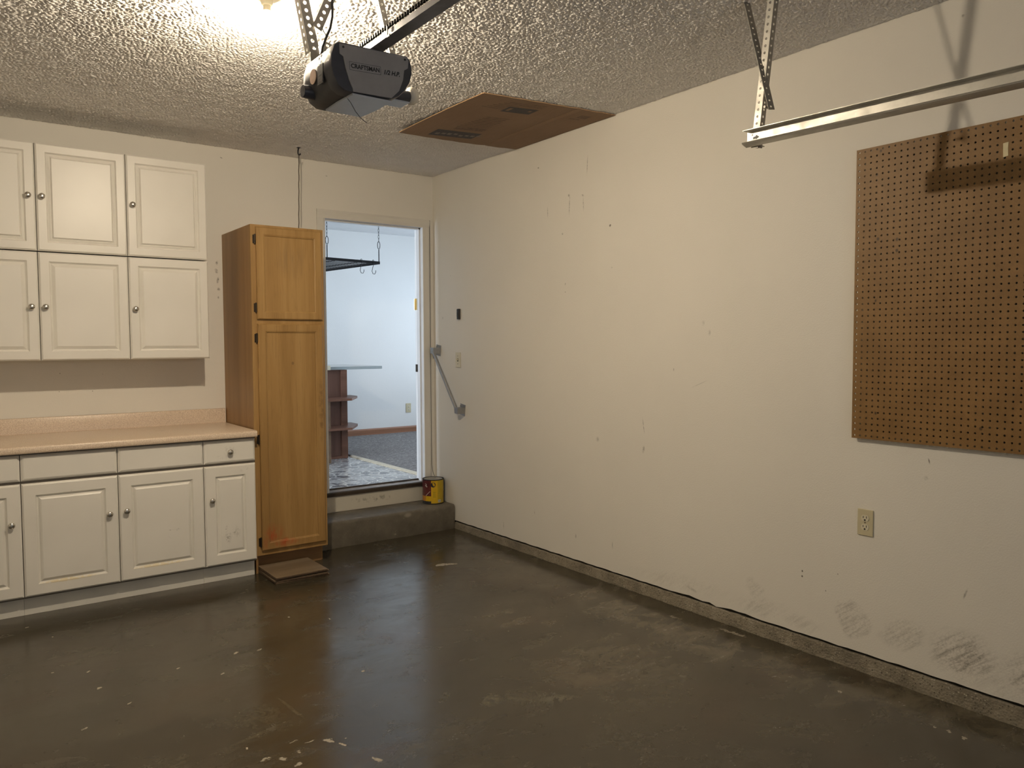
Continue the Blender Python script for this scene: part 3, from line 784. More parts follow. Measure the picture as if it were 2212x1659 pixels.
def frame_door(x0, x1, z0, z1, pmat):
    w, h = x1-x0, z1-z0; s = .054
    m = MB(); R = []
    yb = TY-.0005
    for ins, ht in ((0, 0), (0, .012), (.003, .0165), (.007, .019), (s-.010, .019), (s-.006, .0165), (s-.002, .0155), (s, .012), (s, .002)):
        R.append([m.bm.verts.new((x, yb-ht, z)) for x, z in ((x0+ins, z0+ins), (x1-ins, z0+ins), (x1-ins, z1-ins), (x0+ins, z1-ins))])
    for A, B in zip(R, R[1:]):
        for k in range(4):
            j = (k+1) % 4; m.bm.faces.new((A[k], A[j], B[j], B[k]))
    for k in range(4):
        j = (k+1) % 4; m.bm.faces.new((R[0][j], R[0][k], R[-1][k], R[-1][j]))
    d = m.build('door', M_oak if z0 > 1 else M_oak_low, tc)
    MB().box((x0+s-.0005, yb-.0095, z0+s-.0005), (x1-s+.0005, yb-.004, z1-s+.0005)).build('door_panel', pmat, d)
    return d
dx0, dx1 = TX0+.030, TX1-.016
du = frame_door(dx0, dx1, 1.583, TZ-.014, M_oak_up)
dl = frame_door(dx0, dx1, .146, 1.556, M_oak_low)
for z in (2.072, 1.655): MB().cyl((dx0-.005, TY-.008, z-.030), (dx0-.005, TY-.008, z+.030), .0055, 10).box((dx0-.017, TY-.003, z-.026), (dx0-.004, TY+.0, z+.026), .001).build('hinge', M_bronze, du)
for z in (1.468, .842, .200): MB().cyl((dx0-.005, TY-.008, z-.030), (dx0-.005, TY-.008, z+.030), .0055, 10).box((dx0-.017, TY-.003, z-.026), (dx0-.004, TY+.0, z+.026), .001).build('hinge', M_bronze, dl)

# ---- concrete step in front of the doorway
st = MB()
n = 24; x0, x1 = -1.16, -.0075
vs, fs = [], []
for i in range(n+1):
    x = x0 + (x1-x0)*i/n
    j = .004*math.sin(7*x) + .003*math.sin(19*x)
    zt = .188 + .0015*math.sin(11*x)
    vs += [(x, -.0125, .0005), (x, -.303+j, .0005), (x, -.307+j, zt-.022), (x, -.302+j, zt-.008), (x, -.290+j, zt), (x, -.0125, .1885)]
for i in range(n):
    for k in range(6):
        a, b = i*6+k, i*6+(k+1) % 6; fs.append((a, b, b+6, a+6))
fs += [tuple(range(6)), tuple(range(n*6, n*6+6))[::-1]]
o = st.raw(vs, fs).build('concrete_step', M_step, smooth=True)
tag(o, 'low poured concrete step below the bright doorway', 'step')

# ---- stacked hardboard sheets on the floor
sheets = [(-1.445, -.690, .0005, .34, .345, .5), (-1.450, -.700, .0115, .335, .335, -1.0), (-1.445, -.692, .0225, .335, .335, 1.2), (-1.452, -.712, .0335, .325, .325, .2)]
slab_labels = ['hardboard sheet lying on the floor, bottom of a small stack', 'hardboard sheet second from the floor in a small stack', 'hardboard sheet just under the top one of a small stack', 'worn brown hardboard sheet on top of a small stack by the oak cabinet']
for (x, y, z, w, d, r), lab in zip(sheets, slab_labels):
    m = MB().xbox((w, d, .0095), Matrix.Translation((x, y, z+.00475)) @ Matrix.Rotation(math.radians(r), 4, 'Z'), .001)
    me_o = m.build('board', M_plyw)
    me_o.data.materials.append(M_plye)
    for p in me_o.data.polygons:
        if abs(p.normal.z) < .7: p.material_index = 1
    tag(me_o, lab, 'board', 'boards stacked on the floor')

# ---- paint can on the step
CX, CY, CZ, CR, CHT = -.098, -.135, .1895, .083, .190
can = thing('paint_can', (CX, CY, CZ), 'yellow and maroon paint can standing on the concrete step', 'paint can')
MB().lathe([(0, .004), (CR-.003, .004), (CR, 0), (CR+.0015, .003), (CR, .007), (CR, CHT-.006), (CR+.002, CHT-.003), (CR+.001, CHT), (CR-.004, CHT), (CR-.008, CHT-.006), (CR-.010, CHT-.006)], (CX, CY, CZ), n=40).build('body', M_print, can, smooth=True)
MB().lathe([(CR-.010, CHT-.006), (CR-.014, CHT-.002), (CR-.019, CHT-.005), (0, CHT-.005)], (CX, CY, CZ), n=40).build('lid', M_tin, can, smooth=True)
cam_az = math.atan2(-5.38-CY, -3.18-CX)
def patch(a0, a1, z0, z1, off, mat, name, lab=None, n=None, parent=can):
    """label piece wrapped on the can: angles from the camera-facing line, positive to the right"""
    n = n or max(1, int(abs(a1-a0)/5)); m = MB(); r = CR + off; vs = []; fs = []
    for i in range(n+1):
        a = cam_az + math.radians(a0+(a1-a0)*i/n)
        for z in (z0, z1):
            vs.append((CX+r*math.cos(a), CY+r*math.sin(a), CZ+z))
    for i in range(n): fs.append((2*i, 2*i+2, 2*i+3, 2*i+1))
    for i in range(n+1):
        a = cam_az + math.radians(a0+(a1-a0)*i/n)
        for z in (z0, z1): vs.append((CX+(CR-.0005)*math.cos(a), CY+(CR-.0005)*math.sin(a), CZ+z))
    q = 2*(n+1)
    for i in range(n):
        fs.append((q+2*i+1, q+2*i+3, q+2*i+2, q+2*i)); fs.append((2*i, q+2*i, q+2*i+2, 2*i+2)); fs.append((2*i+1, 2*i+3, q+2*i+3, q+2*i+1))
    fs.append((0, 1, q+1, q)); fs.append((2*n, q+2*n, q+2*n+1, 2*n+1))
    o = m.raw(vs, fs).build(name, mat, parent, smooth=False)
    if lab: o['label'] = lab
    return o
lab_y = patch(-11, 24, .006, .182, .0004, M_yel, 'label', 'yellow front of the label')
patch(24, 72, .006, .182, .0004, M_yel_d, 'label', 'olive yellow side of the label')
lab_m = patch(-95, -11, .062, .182, .0004, M_maroon, 'label', 'maroon picture panel of the label')
patch(-42, -11, .022, .062, .0004, M_yel, 'label', 'yellow band below the maroon panel')
patch(-95, -42, .022, .062, .0004, M_orange, 'label', 'orange band below the maroon panel')
# black round mark, small type block, bar code and the light stroke
m = MB(); vs = []
for i in range(20):
    t = 2*math.pi*i/20; a = cam_az + math.radians(0.0) + .0195*math.cos(t)/CR
    vs.append((CX+(CR+.001)*math.cos(a), CY+(CR+.001)*math.sin(a), CZ+.150+.0195*math.sin(t)))
m.raw(vs, [tuple(range(20))]).build('round_mark', M_print, lab_y, fix=False)
for k in range(5): patch(-1.5, 14-2*(k % 2), .052+k*.009, .058+k*.009, .0007, M_yel_d, 'type_line', parent=lab_y, n=3)
patch(27, 44, .012, .032, .0007, M_white_print, 'barcode_patch', parent=lab_y, n=3)
for k in range(4): patch(29+3.5*k, 30.6+3.5*k, .014, .029, .001, M_print, 'bar', parent=lab_y, n=1)
for a0, a1, z0, z1 in ((-47, -44, .138, .146), (-42, -40.5, .134, .150), (-46, -43, .154, .158), (-39, -33, .132, .137), (-40.5, -38, .137, .156)): patch(a0, a1, z0, z1, .0007, M_white_print, 'white_letter_stroke', parent=lab_m, n=1)
for k in range(8): patch(-43+3.3*k, -39.4+3.3*k, .064+.0046*k, .0675+.0046*k, .0007, M_white_print, 'pale_stroke', parent=lab_m, n=1)

# ---- cable down the casing into the can lid
pts = [(-.033, -.006, 2.40), (-.033, -.006, 2.0), (-.034, -.006, 1.2), (-.034, -.006, .62), (-.036, -.012, .46), (-.042, -.035, .415), (-.056, -.075, .398), (-.066, -.105, .388), (-.070, -.120, CZ+CHT-.003)]
tag(MB().tube(pts, .0028, 6).build('cable', M_cable, smooth=True), 'thin grey cable running down the door casing to the paint can', 'cable')

# ================================================================ RIGHT WALL
# ---- pegboard
PX, PY, PZ = -.026, -3.555, 1.0175
peg = thing('pegboard', (PX, PY-.61, PZ), 'large brown hardboard pegboard on the white wall', 'pegboard')
N = 48
Mx = frame((PX, PY, PZ), (0,-1,0), (0,0,1))
MB().perf(Mx, N, N, .0254, .0254, .0041, .005).build('panel', M_peg, peg)
for z in (PZ+.02, PZ+.60, PZ+1.16): MB().box((-.0205, PY-1.20, z), (-.001, PY-.05, z+.04)).build('batten', M_slot, peg)
m = MB().prism([(-4.120, 2.150), (-4.138, 2.152), (-4.1365, 2.130), (-4.138, 2.103), (-4.121, 2.099)], 'x', PX-.0012, PX-.0002)
tag(m.build('tape_piece', M_tape), 'small torn strip of masking tape stuck on the pegboard', 'tape')
# ---- duplex outlet
def outlet(x, y, z, face, label, nrm=-1):
    """receptacle plate; face 'x' hangs on the side wall, 'y' on the far kitchen wall"""
    def B(u0, u1, v0, v1, d0, d1, bev=0.0):
        m = MB()
        if face == 'x': m.box((x-d1, y+u0, z+v0), (x-d0, y+u1, z+v1), bev)
        else: m.box((x+u0, y-d1, z+v0), (x+u1, y-d0, z+v1), bev)
        return m
    t = thing('outlet', (x, y, z), label, 'outlet')
    B(-.035, .035, -.057, .057, .0005, .0065, .002).build('plate', M_ivory, t)
    for s in (1, -1):
        c = s*.0195; m = MB(); pl = []
        for i in range(24):
            a = 2*math.pi*i/24; u, v = .0172*math.cos(a), max(-.0132, min(.0132, .0172*math.sin(a)))
            pl.append((u, v))
        if face == 'x': m.prism([(y+u, z+c+v) for u, v in pl], 'x', x-.0085, x-.006)
        else: m.prism([(x+u, z+c+v) for u, v in pl], 'y', y-.0085, y-.006)
        r = m.build('receptacle', M_ivory_l, t)
        q = B(-.0085, -.0060, c-.001, c+.0085, .0083, .0090); q.merge(B(.0058, .0083, c-.0005, c+.0075, .0083, .0090)); q.merge(B(-.0035, .0035, c-.0115, c-.0050, .0083, .0090))
        q.build('slots', M_slot, r)
    q = MB()
    if face == 'x': q.cyl((x-.008, y, z), (x-.006, y, z), .0028, 10)
    else: q.cyl((x, y-.008, z), (x, y-.006, z), .0028, 10)
    q.build('screw', M_nickel, t)
    return t
outlet(0, -3.612, .655, 'x', 'ivory duplex power outlet on the white wall below the pegboard')
outlet(1.488, KY, .638, 'y', 'ivory power outlet on the pale wall seen through the doorway')
# ---- light switch plate
sw = thing('light_switch', (0, -.365, 1.306), 'ivory toggle light switch above the steel handrail', 'switch')
MB().box((-.0065, -.400, 1.249), (-.0005, -.330, 1.363), .002).build('plate', M_ivory_l, sw)
MB().box((-.0075, -.3705, 1.294), (-.0063, -.3595, 1.318)).build('slot', M_slot, sw)
MB().xbox((.018, .008, .011), Matrix.Translation((-.013, -.365, 1.311)) @ Matrix.Rotation(math.radians(30), 4, 'Y'), .001).build('toggle', M_ivory_l, sw)
for z in (1.276, 1.336): MB().cyl((-.0075, -.365, z), (-.006, -.365, z), .003, 8).build('screw', M_slot, sw)
# ---- black button above the switch
bt = thing('door_button', (0, -.384, 1.652), 'small black garage door button on the wall above the light switch', 'button')
MB().box((-.018, -.3995, 1.613), (-.0005, -.3695, 1.692), .003).build('housing', M_black, bt)
MB().box((-.0215, -.394, 1.632), (-.0175, -.375, 1.668), .002).build('push_button', M_black, bt)
# ---- steel handrail
hr = thing('handrail', (-.03, -.25, .91), 'short sloping galvanised steel handrail on the wall by the doorway', 'handrail')
P0, P1 = Vector((-.058, -.079, 1.378)), Vector((-.058, -.425, .930))
MB().cyl(P0, P1, .0125, 16).build('tube', M_rod, hr, smooth=True)
for P in (P0, P1):
    b = MB().xbox((.004, .070, .085), Matrix.Translation((-.0026, P.y+.004, P.z)) @ Matrix.Rotation(math.radians(8), 4, 'X'), .001).build('bracket', M_rod, hr)
    mm = MB().prism([(P.y-.032, P.z+.020), (P.y-.030, P.z-.028), (P.y+.012, P.z-.024), (P.y+.018, P.z+.022)], 'x', -.070, -.0045)
    mm.build('bracket_arm', M_rod, b)
    for dy, dz in ((.022, .028), (-.024, -.026)): MB().cyl((-.0045, P.y+.004+dy, P.z+dz), (-.009, P.y+.004+dy, P.z+dz), .006, 6).build('screw', M_galv_d, b)

# ================================================================ CEILING
# ---- cardboard sheet
def card_z(u, v):
    """u: 0 at the free long edge .. 1 at the wall, v: 0 far short edge .. 1 near edge"""
    return H - .010 - .016*(1-v)**2*(1-u)**.7*1.3 - .004*math.sin(3.1*u) * (1-v)
CA, CB, CC, CD = (-.882, -1.10), (-.004, -1.12), (-.008, -2.075), (-.846, -1.965)   # far-free, far-wall, near-wall, near-free
def card_pt(u, v):
    x = (CA[0]*(1-u)+CB[0]*u)*(1-v) + (CD[0]*(1-u)+CC[0]*u)*v
    y = (CA[1]*(1-u)+CB[1]*u)*(1-v) + (CD[1]*(1-u)+CC[1]*u)*v
    return x, y
cb = thing('cardboard_sheet', (-.43, -1.55, H-.02), 'printed brown cardboard sheet fixed flat under the ceiling', 'cardboard')
def card_panel(u0, u1, name):
    nu, nv = 10, 14; vs = []; fs = []
    for i in range(nu+1):
        for j in range(nv+1):
            u, v = u0+(u1-u0)*i/nu, j/nv; x, y = card_pt(u, v); z = card_z(u, v)
            if j in (0, nv): y += .003*math.sin(40*u)
            if abs(u-.705) < .004: z += .003
            vs += [(x, y, z), (x, y, z+.005)]
    def I(i, j, k): return (i*(nv+1)+j)*2+k
    for i in range(nu):
        for j in range(nv):
            fs.append((I(i,j,0), I(i,j+1,0), I(i+1,j+1,0), I(i+1,j,0))); fs.append((I(i,j,1), I(i+1,j,1), I(i+1,j+1,1), I(i,j+1,1)))
    ed = []
    for i in range(nu): ed += [(I(i,0,0), I(i+1,0,0), I(i+1,0,1), I(i,0,1)), (I(i,nv,1), I(i+1,nv,1), I(i+1,nv,0), I(i,nv,0))]
    for j in range(nv): ed += [(I(0,j,1), I(0,j+1,1), I(0,j+1,0), I(0,j,0)), (I(nu,j,0), I(nu,j+1,0), I(nu,j+1,1), I(nu,j,1))]
    o = MB().raw(vs, fs+ed).build(name, M_card, cb)
    o.data.materials.append(M_card_edge)
    for p in o.data.polygons:
        if abs(p.normal.z) < .5: p.material_index = 1
    return o
big = card_panel(0, .704, 'panel'); small = card_panel(.7065, 1, 'flap')
def card_uv(x, y):
    u, v = .5, .5
    for _ in range(30):
        a = card_pt(u, v); e = 1e-4
        b, c = card_pt(u+e, v), card_pt(u, v+e)
        J = Matrix((((b[0]-a[0])/e, (c[0]-a[0])/e), ((b[1]-a[1])/e, (c[1]-a[1])/e)))
        d = J.inverted() @ Vector((x-a[0], y-a[1])); u += d.x; v += d.y
    return u, v
def card_print(x0, y0, x1, y1, mat, parent, name, lift=.0006, skew=0):
    """flat printed patch following the sheet (axes a little skewed as on the sheet)"""
    n = 4; vs = []; fs = []
    for i in range(n+1):
        for j in range(n+1):
            x, y = x0+(x1-x0)*i/n, y0+(y1-y0)*j/n - skew*(i/n)
            u, v = card_uv(x, y); vs.append((x, y, card_z(max(0, min(1, u)), max(0, min(1, v)))-lift))
    for i in range(n):
        for j in range(n): a = i*(n+1)+j; fs.append((a, a+1, a+n+2, a+n+1))
    return MB().raw(vs, fs).build(name, mat, parent, fix=False)
lb = card_print(-.715, -1.160, -.43, -1.285, M_card_ink, big, 'printed_label', skew=.048)
for k in range(2):
    for q in range(4): card_print(-.690+.15*k+.036*q, -1.195-.03*k-.012*q-.006*(q % 2), -.664+.15*k+.036*q, -1.228-.025*k-.012*q, M_card_blank, big, 'label_stroke', .0010)
card_print(-.60, -1.763, -.428, -1.86, M_card_ink, big, 'printed_icon', skew=.04)
card_print(-.585, -1.790, -.565, -1.842, M_card, big, 'icon_gap', .0010, .005)
card_print(-.465, -1.838, -.448, -1.862, M_card, big, 'icon_gap', .0010, .003)
for k in range(6): card_print(-.735+.018*k, -1.775-.028*k, -.60+.015*k - (.02 if k > 3 else 0), -1.787-.028*k, M_card_ink_p, big, 'printed_line', skew=.02)
for k in range(3): card_print(-.56+.02*k, -1.905-.022*k, -.43, -1.915-.022*k, M_card_ink_p, big, 'printed_line', skew=.02)
for k in range(9): card_print(-.650+.006*k, -1.385-.030*k, -.470+.004*(k % 3), -1.397-.030*k, M_card_ink_p, big, 'printed_line', skew=.035)
card_print(-.640, -1.335, -.46, -1.372, M_card_ink_p, big, 'printed_line', skew=.04)
card_print(-.575, -1.372, -.455, -1.40, M_card_ink_p, big, 'printed_line', skew=.03)
card_print(-.165, -1.905, -.100, -1.965, M_card_ink_p, small, 'printed_stamp', skew=.01)
card_print(-.185, -1.87, -.12, -1.885, M_card_ink_p, small, 'printed_line', skew=.01)

# ---- ceiling bulb
BX, BY = -2.145, -2.425
lf = thing('ceiling_light', (BX, BY, H), 'bare glowing bulb in a porcelain ceiling holder', 'lamp')
MB().lathe([(0, -.0005), (.055, -.0005), (.056, -.010), (.040, -.020), (.024, -.026), (.021, -.040), (.018, -.044), (0, -.044)], (BX, BY, H), n=28).build('holder', M_porc, lf, smooth=True)
MB().lathe([(.0135, -.040), (.0140, -.058), (.017, -.064), (.017, -.0655), (0, -.0655)], (BX, BY, H), n=20).build('bulb_base', M_porc, lf, smooth=True)
gt = NT('glowing_glass')
em = gt.n('ShaderNodeEmission'); em.inputs[0].default_value = (*BULB_COLOR, 1); em.inputs[1].default_value = BULB_STRENGTH
gt.t.links.new(em.outputs[0], gt.t.nodes['Material Output'].inputs[0])
gn = NT('glowing_neck')
em2 = gn.n('ShaderNodeEmission'); em2.inputs[0].default_value = (*BULB_COLOR, 1); em2.inputs[1].default_value = 9.0
gn.t.links.new(em2.outputs[0], gn.t.nodes['Material Output'].inputs[0])
M_neck = gn.m
MB().lathe([(0, -.0655), (.0165, -.0655), (.0235, -.071), (.0300, -.084), (.0333, -.098), (.0335, -.1075), (0, -.1075)], (BX, BY, H), n=28).build('bulb_neck', M_neck, lf, smooth=True)
pf = [(0, -.1080), (.0335, -.1080)]
for i in range(1, 10):
    a = math.radians(90*i/9); pf.append((.0335*math.cos(a), -.1080 - .0345*math.sin(a)))
pf[-1] = (0, pf[-1][1])
MB().lathe(pf, (BX, BY, H), n=24).build('bulb', gt.m, lf, smooth=True)

# ---- hook and wire by the back wall
hk = thing('ceiling_hook', (-1.201, -.29, H), 'small black hook screwed in the ceiling near the back wall', 'hook')
MB().cyl((-1.201, -.29, H-.0005), (-1.201, -.29, H-.005), .013, 14).build('base_plate', M_iron, hk)
MB().tube([(-1.201, -.29, H-.004), (-1.205, -.29, H-.022), (-1.206, -.29, H-.040), (-1.202, -.29, H-.050), (-1.194, -.29, H-.050), (-1.189, -.29, H-.041)], .0045, 8).build('hook_arm', M_iron, hk, smooth=True)
pts = [(-1.2, -.29, H-.0545)]
for i in range(20): pts.append((-1.200-.010*(i+1)/20 + .0010*math.sin(i*1.7), -.29+.0009*math.cos(i*2.1), H-.0545 - (.525)*(i+1)/20))
tag(MB().tube(pts, .0032, 6).build('hanging_wire', M_wire, smooth=True), 'thin wire hanging from the ceiling hook down behind the oak cabinet', 'wire')

# ---- perforated angle pieces
def angle(name, parent, p0, p1, va, vb, w=.032, pitch=.0254, mat=M_galv, hr=.0052, t=.0022, one=False, hv=None):
    p0, p1 = Vector(p0), Vector(p1); L = (p1-p0).length; n = max(1, round(L/pitch)); cu = L/n
    m = MB().perf(frame(p0, p1-p0, va), n, 1, cu, w, hr, t, hv)
    if not one:
        M2 = frame(p0, p1-p0, vb)
        # keep the second leg's plate on the inside of the corner
        m.perf(M2, n, 1, cu, w, hr, t, hv)
    return m.build(name, mat, parent)

# ---- garage door opener
OY0, OY1 = -2.850, -2.640
OL, OS = Vector((-1.92, -2.70, 2.30)), .9328           # drawing origin and size of the motor unit
op = thing('garage_door_opener', tuple(OL), 'grey and black garage door opener motor hanging on perforated steel straps', 'garage door opener')
prof_ = [(-2.050,2.459),(-2.066,2.447),(-2.077,2.413),(-2.079,2.374),(-2.071,2.344),(-2.054,2.313),(-2.029,2.298),(-2.001,2.296),(-1.850,2.300),(-1.821,2.314),(-1.796,2.339),(-1.775,2.372),(-1.765,2.405),(-1.766,2.429),(-1.774,2.453),(-1.785,2.464)]
cxm, czm = -1.922, 2.39
def loft(stations):
    m = MB(); R = []
    for y, sx, sz, dz in stations:
        R.append([m.bm.verts.new((cxm+(x-cxm)*sx, y, czm+(z-czm)*sz+dz)) for x, z in prof_])
    n = len(prof_)
    for A, B in zip(R, R[1:]):
        for k in range(n): m.bm.faces.new((A[k], A[(k+1) % n], B[(k+1) % n], B[k]))
    m.bm.faces.new(R[0]); m.bm.faces.new(R[-1][::-1]); return m
loft([(OY0, .985, .98, 0), (OY0+.006, 1, 1, 0), (OY0+.060, 1.0, 1.0, 0)]).build('front_cover', M_case_d, op, smooth=True)
loft([(OY0+.061, .985, .985, 0), (OY1+.02, .985, .985, 0), (OY1+.055, .95, .96, 0), (OY1+.075, .86, .90, 0)]).build('motor_housing', M_case_side, op, smooth=True)
grey = [(-2.048,2.452),(-2.047,2.417),(-2.034,2.410),(-2.026,2.374),(-2.014,2.337),(-2.000,2.308),(-1.999,2.299),(-1.852,2.303),(-1.821,2.334),(-1.805,2.375),(-1.800,2.410),(-1.785,2.420),(-1.782,2.446),(-1.788,2.460)]
fp = MB().prism(grey, 'y', OY0-.0045, OY0-.0002).build('face_plate', M_case, op)
for x, z in ((-2.034, 2.442), (-1.797, 2.448)): MB().cyl((x, OY0-.006, z), (x, OY0-.004, z), .004, 10).build('screw', M_print, fp)
def text(s, size, width, shear, x, z, y, mat, parent, name, bold=.0, rot=0.0):
    cu = bpy.data.curves.new('txt', 'FONT'); cu.body = s; cu.size = size; cu.shear = shear; cu.offset = bold; cu.extrude = .0002
    o = bpy.data.objects.new('txt', cu); COL.objects.link(o)
    dg = bpy.context.evaluated_depsgraph_get(); dg.update()
    me = bpy.data.meshes.new_from_object(o.evaluated_get(dg))
    bpy.data.objects.remove(o); bpy.data.curves.remove(cu)
    xs = [v.co.x for v in me.vertices]; k = width/(max(xs)-min(xs)); mn = min(xs)
    me.transform(Matrix.Translation((x, y, z)) @ Matrix.Rotation(rot, 4, 'Y') @ Matrix.Rotation(math.pi/2, 4, 'X') @ Matrix.Diagonal((k, 1, 1, 1)) @ Matrix.Translation((-mn, 0, 0)))
    me.transform(Matrix.Translation(-wloc(parent)))
    me.name = name; me.materials.append(mat)
    q = bpy.data.objects.new(name, me); COL.objects.link(q); q.parent = parent
    return q
RT = math.radians(-2.6)
text('CRAFTSMAN', .0205, .108, 0, -2.006, 2.3785, OY0-.0049, M_print, fp, 'lettering', .0006, RT)
text('1/2 H.P.', .0215, .062, .25, -1.880, 2.3815, OY0-.0049, M_print, fp, 'lettering', .0006, RT)
m = MB()
RM = Matrix.Translation((-1.9525, OY0-.0047, 2.3870)) @ Matrix.Rotation(RT, 4, 'Y')
for cx_, cz_, w_, h_ in ((0, .0135, .119, .0010), (0, -.0135, .119, .0010), (-.059, 0, .0010, .028), (.059, 0, .0010, .028)): m.xbox((w_, .0006, h_), RM @ Matrix.Translation((cx_, 0, cz_)))
m.build('logo_outline', M_case_d, fp)
MB().prism([(-1.999, OY0+.002), (-1.853, OY0+.002), (-1.850, OY0+.12), (-1.856, OY0+.20), (-1.862, OY0+.232), (-2.000, OY0+.232), (-2.004, OY0+.12)], 'z', 2.2895, 2.2955).build('underside_panel', M_under, op)
# sockets for the opener's own lamps
MB().cyl((-2.02, -2.640, 2.338), (-2.096, -2.640, 2.338), .027, 18, .022).build('lamp_socket', M_case_d, op, smooth=True)
s2 = MB().cyl((-1.80, -2.69, 2.364), (-1.690, -2.69, 2.378), .022, 18, .0215).build('lamp_socket', M_case_d, op, smooth=True)
MB().lathe([(0, -.010), (.020, -.010), (.031, -.003), (.0345, .008), (.031, .024), (.017, .036), (0, .038)], (-1.688, -2.684, 2.384), 'x', 20).build('lamp_bulb', M_frost, s2, smooth=True)
MB().box((-1.82, -2.74, 2.338), (-1.715, -2.665, 2.342)).build('lamp_bracket', M_under, op)
# stickers on the visible side
SX = -2.0785
m = MB(); vs = [(SX+.0005-.0012, -2.694+.027*math.cos(2*math.pi*i/22), 2.377+.026*math.sin(2*math.pi*i/22)) for i in range(22)]
m.raw(vs + [(x+.003, y, z) for x, y, z in vs], [tuple(range(22)), tuple(range(22, 44))[::-1]] + [(i, (i+1) % 22, 22+(i+1) % 22, 22+i) for i in range(22)]).build('oval_sticker', M_sticker, op)
MB().box((SX-.0003, -2.782, 2.335), (SX+.004, -2.735, 2.400)).build('sticker', M_sticker_g, op)
for k in range(3): MB().box((SX-.0008, -2.778, 2.342+k*.011), (SX+.004, -2.740, 2.3455+k*.011)).build('sticker_line', M_case_side, op)
for y, z in ((-2.765, 2.43), (-2.745, 2.425)): MB().cyl((SX+.004, y, z), (SX+.0025, y, z), .006, 12).build('vent_hole', M_print, op)
for y in (-2.772, -2.750): 
    MB().tube([(SX+.001, y+.007*math.cos(a), 2.407+.007*math.sin(a)) for a in [k*math.pi/6-2.6 for k in range(9)]], .0010, 5).build('side_mark', M_white_print, op)
MB().tube([(-2.006, -2.80, 2.300), (-1.984, -2.80, 2.277), (-1.967, -2.80, 2.251), (-1.947, -2.80, 2.230), (-1.924, -2.80, 2.217)], .0012, 5).build('antenna_wire', M_black, op, smooth=True)
# the unit hangs here, at its real size
for ch_ in op.children_recursive:
    if not ch_.get('sized'):
        ch_.data.transform(Matrix.Scale(OS, 4)); ch_['sized'] = 1
for ch_ in op.children_recursive: del ch_['sized']
op.location = (-2.005, -2.880, 2.241)
# hanging straps
def slat_angle(c0, c1, w, **k):
    c0, c1 = Vector(c0), Vector(c1); d = (c1-c0).normalized(); v = (Vector((1,0,0)) - d*d.x).normalized()
    return angle('strap', op, c0-v*w/2, c1-v*w/2, (1,0,0), (0,1,0), w=w, **k)
slat_angle((-2.110, -2.787, 2.428), (-2.174, -2.787, 2.7425), .036, mat=M_galv_d, hr=.0065)
slat_angle((-2.104, -2.798, 2.505), (-2.000, -2.798, 2.7425), .034, mat=M_galv_d, hr=.0062)
slat_angle((-1.838, -2.871, 2.385), (-1.930, -2.871, 2.7425), .022, mat=M_galv, hr=.0045)
slat_angle((-2.083, -2.775, 2.385), (-2.055, -2.775, 2.475), .034, mat=M_galv_d, hr=.0055)
MB().box((-2.125, -2.800, 2.388), (-2.070, -2.745, 2.392)).box((-2.125, -2.789, 2.390), (-2.092, -2.785, 2.435)).build('strap_bracket', M_galv_d, op)
pts = [(-2.045, -2.807, 2.7425), (-2.050, -2.807, 2.64), (-2.051, -2.807, 2.585), (-2.051, -2.807, 2.556), (-2.059, -2.807, 2.515), (-2.078, -2.807, 2.472), (-2.090, -2.807, 2.44), (-2.094, -2.807, 2.385)]
MB().tube(pts, .0042, 8).build('power_cord', M_black, op, smooth=True)
MB().tube([(-2.091, -2.809, 2.512), (-2.086, -2.809, 2.498), (-2.078, -2.809, 2.488), (-2.076, -2.809, 2.476)], .0014, 5).build('loose_wire', M_black, op, smooth=True)
# rail and chain
RX0, RZ0 = -1.975, 2.404
rl = MB().box((RX0-.024, -6.24, RZ0), (RX0+.024, -2.87, RZ0+.004)).box((RX0-.020, -6.24, RZ0+.004), (RX0+.020, -2.87, RZ0+.025), .002).build('rail', M_rail, op)
m = MB()
y = -2.90
while y > -4.6:
    m.box((RX0-.024, y-.0100, RZ0+.0262), (RX0-.016, y, RZ0+.0405), .002)
    m.box((RX0-.0215, y-.0170, RZ0+.0285), (RX0-.0185, y-.0090, RZ0+.0325))
    y -= .0166
m.box((RX0-.020, -6.23, RZ0+.0265), (RX0-.016, -4.6, RZ0+.036))
m.build('chain', M_chain, rl)
MB().prism([(-3.128, RZ0-.004), (-3.110, RZ0-.004), (-3.110, RZ0+.030), (-3.115, RZ0+.030), (-3.115, RZ0+.001), (-3.128, RZ0+.001)], 'x', RX0-.0275, RX0-.0242).build('rail_clip', M_galv, rl)

# ---- overhead door track with its hanger
TRX = -.620
tr = thing('door_track', (TRX, -3.45, 2.20), 'galvanised horizontal garage door track with perforated hangers', 'track')
def tz(y): return 2.2165 + .024*(y+3.45)
m = MB()
sec = [(-.032, .0265), (-.032, .0285), (.0015, .0285), (.0015, -.0305), (-.006, -.0330), (-.024, -.0270), (-.033, -.0230), (-.0350, -.0195), (-.0335, -.0175), (-.0315, -.0190), (-.0300, -.0205), (-.0060, -.0255), (0, -.0215), (0, .0265)]
A = [m.bm.verts.new((TRX+a, -3.447, tz(-3.447)+b)) for a, b in sec]; B = [m.bm.verts.new((TRX+a, -6.20, tz(-6.20)+b)) for a, b in sec]
for k in range(len(sec)): m.bm.faces.new((A[k], A[(k+1) % len(sec)], B[(k+1) % len(sec)], B[k]))
m.bm.faces.new(A[::-1]); m.bm.faces.new(B)
ch = m.build('channel', M_track, tr)
